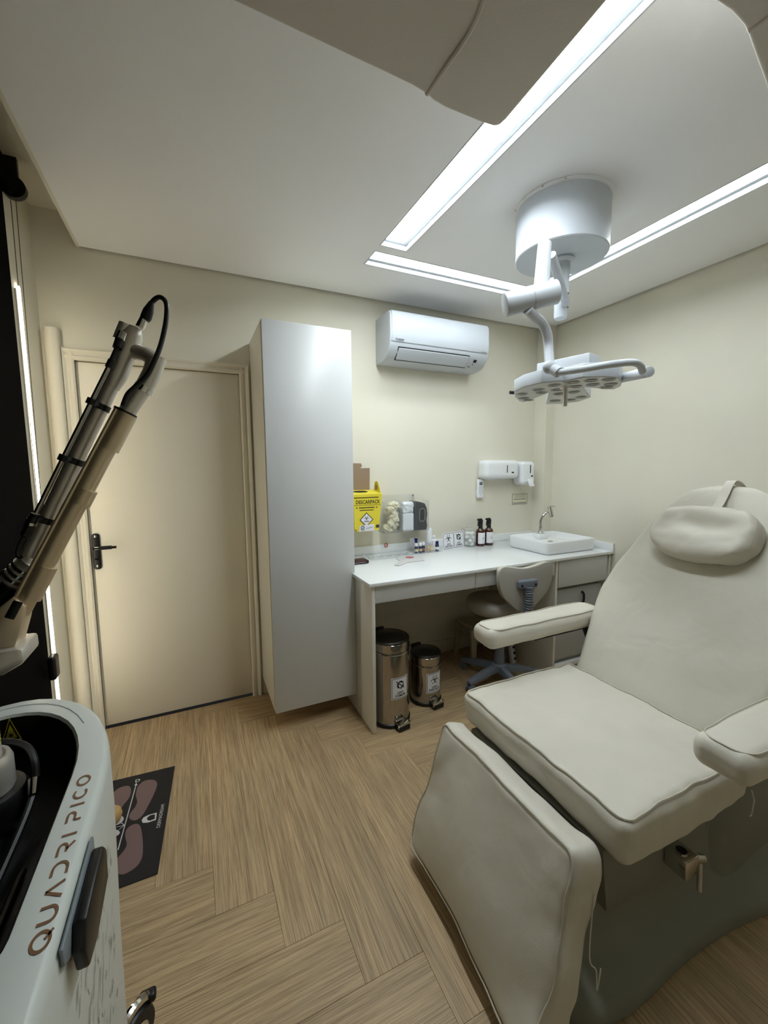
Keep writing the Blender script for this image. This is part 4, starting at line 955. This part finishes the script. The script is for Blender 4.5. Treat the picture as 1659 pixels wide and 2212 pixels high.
# head pillow
def pilmap(p):
    cy, cx = p.y/.125, p.x/.195
    u = p.x*(1-.30*abs(cy)**2.4); s = .72+p.y*(1-.18*abs(cx)**2.2)
    t = p.z
    if t > 0: t += .006+.014*(1-cx*cx)*(-cy)-.016*math.exp(-((cy-.15)/.3)**2)*(1-cx*cx)
    q = B0+bA*s+V((0, -1, 0))*u+bN*(t+.045)
    q += wr(q, .008, 11, 8)+wr(q, .003, 26, 1); return q
pt = thing('head_pillow', 'plump oval ivory head pillow strapped to the chair backrest', 'pillow', B0+bA*.72+bN*.02)
bm = B(); rbox(bm, .195, .125, .046, .044, 32, pilmap); fin('cushion', bm, M_leather, pt, sharp=3)
fin('piping', seam_ring(pilmap, .186, .116, .026, .05, rad=.0022), M_thread, pt)
bm = B()
def bandpt(s, t, dx): return B0+bA*s+V((0, -1, 0))*(.01+dx)+bN*t
path = [(.80, .060), (.85, .038), (.90, .026), (.95, .022), (.985, .010), (1.0, -.03), (1.0, -.09)]
cpath = crom([(s, t, 0) for s, t in path], 5)
rings = []
for i, c_ in enumerate(cpath):
    d_ = cpath[min(i+1, len(cpath)-1)]-cpath[max(i-1, 0)]; nn_ = V((-d_.y, d_.x)).normalized()*.0035
    rings.append([bandpt(c_.x, c_.y, -.017), bandpt(c_.x, c_.y, .017), bandpt(c_.x+nn_.x, c_.y+nn_.y, .017), bandpt(c_.x+nn_.x, c_.y+nn_.y, -.017)])
loft(bm, rings)
fin('strap', bm, M_leather, pt)
# armrests
def arm(yc, x0, x1, zc, tilt):
    cx = (x0+x1)/2; hx = (x1-x0)/2
    def am(p):
        e = abs(p.x)/hx; yw = p.y*(1-.12*max(0, e-.6)/.4)
        q = V((cx+p.x, yc+yw, zc+p.z+p.x*tilt+(.006*(1-(p.y/.075)**2) if p.z > 0 else 0)))
        return q+wr(q, .004, 10, 4)
    bm = B(); rbox(bm, hx, .076, .043, .036, 26, am)
    # round the ends in plan
    a_ = fin('armrest', bm, M_leather, ch, sharp=3)
    fin('piping', seam_ring(am, hx-.018, .062, .040, .045, rad=.0022), M_thread, a_)
    bm = B(); box(bm, cx-.06, cx+hx, yc-.03, yc+.03, zc-.062, zc-.040); fin('arm_bracket', bm, M_dark, a_, bevel=.004)
    sgn = 1 if yc > CY_ else -1
    bm = B(); tube(bm, [(x1-.05, yc, zc-.05), (x1-.02, yc-sgn*.02, zc-.15), (x1-.04, yc-sgn*.10, .50)], .018, 10); fin('arm_post', bm, M_dark, a_)
arm(-1.352, 1.655, 2.36, .772, 0.0)
arm(-2.236, 1.70, 2.36, .772, 0.0)
# chrome clamp on the seat frame
cl = at(1473, 1858, 'y', -2.12)
bm = B(); box(bm, cl.x-.03, cl.x+.03, -2.15, -2.086, cl.z-.03, cl.z+.03); cb_ = fin('clamp_block', bm, M_chrome, ch, bevel=.004)
bm = B(); lathe(bm, [(.017, 0), (.0175, .004), (.0145, .004), (.014, -.004)], (cl.x-.004, -2.118, cl.z+.030), seg=24, capb=False, capt=False); fin('socket_ring', bm, M_chrome, cb_)
bm = B(); vs = [bm.verts.new((cl.x-.004+.0145*math.cos(k*math.pi/8), -2.118+.0145*math.sin(k*math.pi/8), cl.z+.0306)) for k in range(16)]; bm.faces.new(vs); fin('socket_hole', bm, M_dark, cb_, smooth=False)
bm = B(); e_ = V((cl.x+.10, -2.125, cl.z-.035)); cyl(bm, (cl.x+.028, -2.12, cl.z-.005), e_, .0135, .0135, 20); fin('clamp_barrel', bm, M_chrome, cb_)
bm = B(); cyl(bm, e_+V((-.012, 0, 0)), e_+V((-.012, -.004, -.10)), .007, .007, 14); fin('clamp_handle', bm, M_brush, cb_)
bm = B(); tube(bm, [(2.13, -2.142, .47), (2.132, -2.15, .44), (2.11, -2.155, .40), (2.10, -2.155, .40)], .0018, 6); fin('tie_string', bm, M_leather, ch)

# ------------------------------------------------------------------ laser machine
lz = thing('laser_machine', 'pale grey laser cart with a black top tray and brushed articulated arm', 'laser machine', (.12, -1.95, 0))
ZM = .95; mcx = .127
def oring(cx, rx, cy, ry, y0, rn, z, n=20):
    out = [(cx+rx*math.cos(math.pi*k/n), cy+ry*math.sin(math.pi*k/n), z) for k in range(n+1)]
    for ex, a0 in ((cx-rx+rn, 180), (cx+rx-rn, 270)):
        out += [(ex+rn*math.cos(math.radians(a0+90*k/6)), y0+rn+rn*math.sin(math.radians(a0+90*k/6)), z) for k in range(7)]
    return out
def mring(d, z): return oring(.130, .232-d, -1.89, .395-d, -2.40+d, max(.01, .10-d), z)
def iring(z, d=0): return oring(.128, .175-d, -1.86, .29-d, -2.21+d, max(.01, .05-d), z)
bm = B(); loft(bm, [mring(.03, .12), mring(.012, .13), mring(.008, .5), mring(0, .80), mring(0, .93), mring(.004, .944), mring(.012, .95), iring(.95, -.004), iring(.944)], capt=False)
fin('body_shell', bm, M_machine, lz, sharp=.9)
bm = B(); loft(bm, [iring(.9445, .0005), iring(.85, .004), iring(.845, .02)], capb=False); ty_ = fin('top_tray', bm, M_tray, lz, sharp=.9)
for k in range(6):
    x = .02+k*.045; bm = B(); tube(bm, [(x, -1.93, .846), (x, -1.95, .850), (x, -2.18, .850)], .006, 8); fin('tray_rib', bm, M_tray, ty_)
bm = B(); loft(bm, [mring(.05, .085), mring(.05, .12)]); fin('chassis', bm, M_black, lz)
# groove line around the far rim
bm = B(); tube(bm, [V(p)+V((0, 0, .0002)) for p in mring(.035, .95)[4:17]], .0012, 5); fin('rim_groove', bm, M_lgrey, lz)
# lettering along the rim
def rimtext(x, y): return V((.336-y-.046*x, -2.03+x, ZM+.0008))
TK = .17
def rg(cx, cy, rx, ry, a0, a1, n=18):                   # elliptical stroke
    o = []
    for k in range(n):
        q = []
        for a_, f in ((a0+(a1-a0)*k/n, 0), (a0+(a1-a0)*k/n, 1), (a0+(a1-a0)*(k+1)/n, 1), (a0+(a1-a0)*(k+1)/n, 0)):
            c_, s2 = math.cos(math.radians(a_)), math.sin(math.radians(a_)); q.append((cx+(rx-TK*.5+TK*f)*c_, cy+(ry-TK*.5+TK*f)*s2))
        o.append(q)
    return o
GL = {'Q': rg(.5, .5, .45, .45, 0, 360, 28)+p_line((.55, .32), (.95, -.02), TK*.9), 'O': rg(.5, .5, .45, .45, 0, 360, 28),
      'U': p_line((.1, .97), (.1, .4), TK)+p_line((.9, .97), (.9, .4), TK)+rg(.5, .42, .4, .38, 180, 360),
      'A': p_line((.06, 0), (.5, .97), TK)+p_line((.5, .97), (.94, 0), TK),
      'D': p_line((.08, .93), (.5, .93), TK)+rg(.48, .5, .42, .43, -90, 90)+p_line((.08, .07), (.5, .07), TK),
      'R': p_line((.08, .93), (.6, .93), TK)+rg(.6, .68, .28, .25, -90, 90)+p_line((.3, .43), (.62, .43), TK)+p_line((.45, .43), (.9, 0), TK),
      'P': p_line((.08, .93), (.6, .93), TK)+rg(.6, .68, .28, .25, -90, 90)+p_line((.2, .43), (.62, .43), TK)+p_line((.2, .43), (.2, 0), TK),
      'I': p_line((.5, 0), (.5, .97), TK), 'C': rg(.52, .5, .43, .43, 50, 310)}
def word(wd_, x0, cw, chh, gap):
    x = x0
    for c_ in wd_:
        ww = cw*(.45 if c_ == 'I' else 1)
        o = decal('letter', [[(x+(px_-(.275 if c_ == 'I' else 0))*cw, py_*chh-chh/2) for px_, py_ in p] for p in GL[c_]], rimtext, M_bronze, lz)
        x += ww+gap
    return x
xe = word('QUADRI', -.165, .0272, .0205, .0075)
word('PICO', xe+.011, .0272, .0205, .0075)
# side grip
bm = B(); prism(bm, [(.3625, -2.195, .918), (.3625, -2.17, .90), (.3625, -2.05, .868), (.3625, -2.02, .88), (.3625, -2.02, .94), (.3625, -2.195, .942)], (.005, 0, 0)); pp_ = fin('grip_plate', bm, mat('grip_grey', (120, 128, 132), .4), lz, bevel=.004)
bm = B(); pts = [(-2.172, .905), (-2.158, .936), (-2.04, .934), (-2.024, .915), (-2.028, .868), (-2.12, .858), (-2.162, .868)]
prism(bm, [(.3678, y, z) for y, z in pts], (.016, 0, 0)); fin('side_grip', bm, M_black, lz, bevel=.004, seg=2)
# dash pattern on the side
random.seed(11); pol = []
for k in range(150):
    y_, z_ = random.uniform(-2.16, -1.90), random.uniform(.40, .83); a = random.choice((1.15, 1.15, -1.2)); l = random.uniform(.014, .026)
    for j in range(random.choice((1, 1, 2, 3))): pol += p_line((y_+j*.005-math.cos(a)*l/2, z_-math.sin(a)*l/2), (y_+j*.005+math.cos(a)*l/2, z_+math.sin(a)*l/2), .0013)
def sidem(y, z): return V((.3626-.008*max(0, (.80-z))/.3, y, z))
o = decal('dash_print', pol, sidem, mat('dash_ink', (128, 126, 122), .6), lz)
# casters
def caster(x, y):
    bm = B(); c = V((x, y, .063)); ax_ = V((.78, -.62, 0)).normalized()
    lathe(bm, [(.030, -.016), (.058, -.016), (.062, -.010), (.062, .010), (.058, .016), (.030, .016)], c, ax_, 32); cs_ = fin('caster_wheel', bm, M_black, lz)
    bm = B(); lathe(bm, [(.034, .015), (.034, .019), (.01, .021)], c, ax_, 24); fin('hub_cap', bm, M_chrome, cs_)
    bm = B(); t_ = ax_.cross(V((0, 0, 1))); tube(bm, [c+V((math.cos(a)*t_.x*.071, math.cos(a)*t_.y*.071, math.sin(a)*.071)) for a in [math.pi*(.15+.7*k/10) for k in range(11)]], .012, 8); fin('fork', bm, M_chrome, cs_)
    bm = B(); q = c+t_*-.055+V((0, 0, .045)); rbox(bm, .02, .014, .012, .008, 5, lambda p: q+p); fin('brake_tab', bm, M_black, cs_)
    bm = B(); cyl(bm, c+V((-.03, -.02, .05)), c+V((-.06, -.04, .09)), .016); fin('stem', bm, M_black, cs_)
caster(.325, -1.655); caster(-.02, -1.60); caster(.30, -2.36); caster(-.04, -2.36)
# warning triangle on the far wall of the tray
ta_, tb_ = at(20, 1550, 'y', -1.605), at(48, 1597, 'y', -1.605); wt_ = [V((2*ta_.x-tb_.x, -1.605, tb_.z)), tb_, ta_]; tcx, tcz = ta_.x, (ta_.z+2*tb_.z)/3
tri = lambda k: [[(a.x*(1-k)+tcx*k, a.z*(1-k)+tcz*k) for a in wt_]]
tw = lambda dy: (lambda x, y: V((x, -1.605-dy, y)))
decal('warning_triangle', tri(0), tw(0), M_yell2, lz); decal('triangle_border', tri(.16), tw(.0005), M_ink, lz); decal('triangle_field', tri(.42), tw(.001), M_yell2, lz)
decal('burst_symbol', sum([p_line((tcx, tcz-.004), (tcx+.012*math.cos(a*math.pi/6), tcz-.004+.012*math.sin(a*math.pi/6)), .0012) for a in range(12)], []), tw(.0015), M_ink, lz)
# articulated arm on its column
YA = -1.78
A2 = lambda u, v, dy=0: at(u, v, 'y', YA+dy)
cc = V((.150, YA, 0))
bm = B(); lathe(bm, [(.066, .846), (.067, .895), (.060, .908), (.05, .910)], cc, seg=36); fin('column_skirt', bm, M_tray, lz)
bm = B(); lathe(bm, [(.044, .908), (.046, .913), (.046, .965), (.042, .976), (.036, .976), (.033, .968)], cc, seg=40); fin('column_ring', bm, M_brush, lz)
bm = B(); lathe(bm, [(.030, .90), (.030, 1.07), (.028, 1.09), (.026, 1.14), (.022, 1.15)], cc, seg=32); fin('column', bm, M_brush, lz)
bm = B(); lathe(bm, [(.0304, 1.0), (.0304, 1.066)], cc, seg=32, capb=False, capt=False); yl = fin('warning_label', bm, M_yell2, lz)
for k in range(9):
    bm = B(); lathe(bm, [(.0307, 1.003+k*.0068), (.0307, 1.0056+k*.0068)], cc, seg=32, capb=False, capt=False); fin('print_line', bm, M_olive, yl)
# cable lying around the ring
bm = B(); tube(bm, crom([(cc.x-.07, YA-.02, .97), (cc.x-.02, YA+.05, .975), (cc.x+.04, YA+.05, .965), (cc.x+.072, YA+.02, .94), (cc.x+.078, YA-.03, .89), (cc.x+.07, YA-.2, .857), (cc.x+.07, YA-.36, .857)], 8), .0065, 8); fin('tray_cable', bm, M_black, lz)
bm = B(); q = V((cc.x+.076, YA-.005, .915)); cyl(bm, q, q+V((.003, -.02, -.02)), .010, .009, 16); fin('cable_plug', bm, M_chrome, lz)
# cradle under the elbow
bm = B(); sh = [A2(-70, 1490), A2(-10, 1448), A2(25, 1438), A2(70, 1412), A2(66, 1382), A2(-70, 1400)]
prism(bm, [p+V((0, -.045, 0)) for p in sh], (0, .09, 0)); fin('arm_cradle', bm, M_brush, lz, bevel=.006)
bm = B(); sh = [A2(-60, 1400), A2(45, 1388), A2(58, 1340), A2(66, 1300), A2(40, 1280), A2(-10, 1320), A2(-60, 1390)]
prism(bm, [p+V((0, -.028, 0)) for p in sh], (0, .056, 0)); eb = fin('elbow_bracket', bm, M_gold, lz, bevel=.008)
bm = B(); a, b_ = A2(33, 1325), A2(52, 1290); d_ = (b_-a).normalized(); tube(bm, [a, b_], .0075, 12); 
for v in bm.verts: v.co.y = (v.co.y-YA)*.25+YA-.029
fin('bracket_slot', bm, M_black, eb)
g0, g1 = A2(59, 1290), A2(270, 892)
gd = (g1-g0).normalized(); gs = V((gd.z, 0, -gd.x))
bm = B(); cyl(bm, g0-gd*.03, g1, .0172, .0172, 32); gt = fin('lower_tube', bm, M_gold, lz)
bm = B(); cyl(bm, g1, g1+gd*.004, .0212, .0212, 32); fin('tube_lip', bm, M_black, gt)
bm = B(); off = -gs*.0145+V((0, -.010, 0)); tube(bm, [g0+off, g1+off], .004, 8); fin('tube_rail', bm, M_gold, gt)
for f0, f1 in ((.0, .17), (.50, .58), (.80, 1.0)):
    bm = B(); cyl(bm, g0.lerp(g1, f0)+gs*.0035, g0.lerp(g1, f1)+gs*.0035, .0190, .0190, 24); fin('tube_sleeve', bm, M_gold, gt)
# upper tube
s0, s1 = A2(66, 1196, .03), A2(232, 850, .03); sd2 = (s1-s0).normalized()
bm = B(); cyl(bm, s0, s1+sd2*.03, .0143, .0143, 28); cyl(bm, s0-sd2*.004, s0+sd2*.10, .0168, .0152, 28); ut = fin('upper_tube', bm, M_brush, lz)
h0, h1 = A2(252, 808, .03), A2(289, 716, .03); hd = (h1-h0).normalized(); hs_ = V((hd.z, 0, -hd.x))
bm = B(); lathe(bm, [(.0145, -.03), (.0188, -.008), (.0195, -.004), (.0195, (h1-h0).length-.010), (.016, (h1-h0).length), (.012, (h1-h0).length+.008)], h0, hd, 32); hh = fin('mirror_head', bm, M_brush, lz)
bm = B(); q = h1-hs_*.017-hd*.004; cyl(bm, q-hd*.025, q+hd*.010, .012, .012, 20); fin('head_knob', bm, M_brush, hh)
el = A2(338, 788, 0); el0 = A2(285, 757, .03)
bm = B(); tube(bm, [el0, A2(318, 767, .012), A2(337, 781, 0), A2(327, 808, 0), A2(311, 838, 0)], [.0155, .0160, .0195, .0172, .0168], 28)
fin('elbow_joint', bm, M_brush, lz, sharp=.45)
bm = B(); cyl(bm, A2(313, 832, 0), g1-gd*.02, .0160, .0155, 28); it = fin('inner_tube', bm, M_brush, lz)
bm = B(); q = A2(306, 846, 0); cyl(bm, q, q+gd*.012, .0176, .0176, 28); fin('lock_ring', bm, M_chrome, it)
# thin rod and black clips
r0, r1 = A2(78, 1108, -.005), A2(236, 790, -.005)
bm = B(); tube(bm, [r0, r1], .0042, 10); rd = fin('guide_rod', bm, M_steel, lz)
for (u, v) in ((214, 877), (157, 994), (98, 1122)):
    c_ = A2(u, v, .03); bm = B()
    k0 = s0+sd2*((c_-s0).dot(sd2)); cyl(bm, k0-sd2*.006, k0+sd2*.006, .0164, .0164, 24)
    rr2 = r0+(r1-r0).normalized()*((c_-r0).dot((r1-r0).normalized())); cyl(bm, rr2-sd2*.006, rr2+sd2*.006, .0085, .0085, 14)
    m0, m1 = k0.lerp(rr2, .45), rr2; tube(bm, [m0, m1], .006, 8); fin('clip', bm, M_black, rd)
bm = B(); cyl(bm, r1-sd2*.004, r1+sd2*.012, .0065, .0065, 12); fin('rod_stop', bm, M_black, rd)
bm = B(); tube(bm, crom([r1, A2(248, 762, .0), A2(256, 745, .01)], 5), .0045, 8); cyl(bm, A2(253, 752, .005), A2(259, 735, .01), .0085, .0085, 12); fin('side_plug', bm, M_black, hh)
bm = B(); cyl(bm, A2(259, 735, .01), A2(266, 720, .015), .009, .009, 14); fin('plug_socket', bm, M_chrome, hh)
bm = B(); cyl(bm, A2(302, 708, .02), A2(311, 688, .02), .0085, .0075, 16); fin('cable_socket', bm, M_chrome, hh)
bm = B(); lathe(bm, [(.0085, 0), (.0105, .006), (.010, .02), (.005, .04)], A2(313, 692, .02), (A2(325, 660, .02)-A2(313, 692, .02)), 16); fin('cable_boot', bm, M_black, hh)
bm = B(); tube(bm, crom([A2(322, 668, .02), A2(331, 650, .02), A2(346, 642, .01), A2(359, 655, 0), A2(359, 690, -.01), A2(350, 735, -.02), A2(338, 770, -.03), (A2(318, 810, -.03)), A2(292, 836, -.03), A2(276, 852, -.03), A2(266, 876, -.025)], 7), .0048, 10); fin('arm_cable', bm, M_black, lz)
# lower plug and loose wires, handpiece leaving to the side
bm = B(); cyl(bm, A2(78, 1110, 0), A2(70, 1130, 0), .0085, .008, 14); fin('rod_plug', bm, M_black, rd)
bm = B(); cyl(bm, A2(71, 1122, 0), A2(66, 1134, 0), .0095, .0095, 14); fin('rod_socket', bm, M_chrome, rd)
bm = B(); tube(bm, crom([A2(66, 1132, 0), A2(57, 1150, 0), A2(45, 1170, 0), A2(37, 1190, 0), A2(40, 1204, 0), A2(50, 1202, 0)], 6), [.008]*9+[.003]*22, 8); fin('rod_wire', bm, M_black, rd)
bm = B(); cyl(bm, A2(72, 1212, .03), A2(18, 1268, .04), .0235, .0225, 28); hp_ = fin('handpiece_joint', bm, M_brush, lz)
for k in range(3):
    q = A2(66, 1217, .03).lerp(A2(18, 1268, .04), .12+.2*k); d_ = (A2(18, 1268, .04)-A2(66, 1217, .03)).normalized(); bm = B(); cyl(bm, q, q+d_*.006, .0255, .0255, 28); fin('collar', bm, M_chrome, hp_)
bm = B(); cyl(bm, A2(30, 1262, .03), A2(-80, 1365, .05), .020, .022, 24); fin('handpiece_sleeve', bm, M_black, hp_)
bm = B(); cyl(bm, A2(30, 1243, .06), A2(-80, 1340, .06), .020, .022, 24); fin('handpiece_sleeve', bm, M_blackcard, hp_)
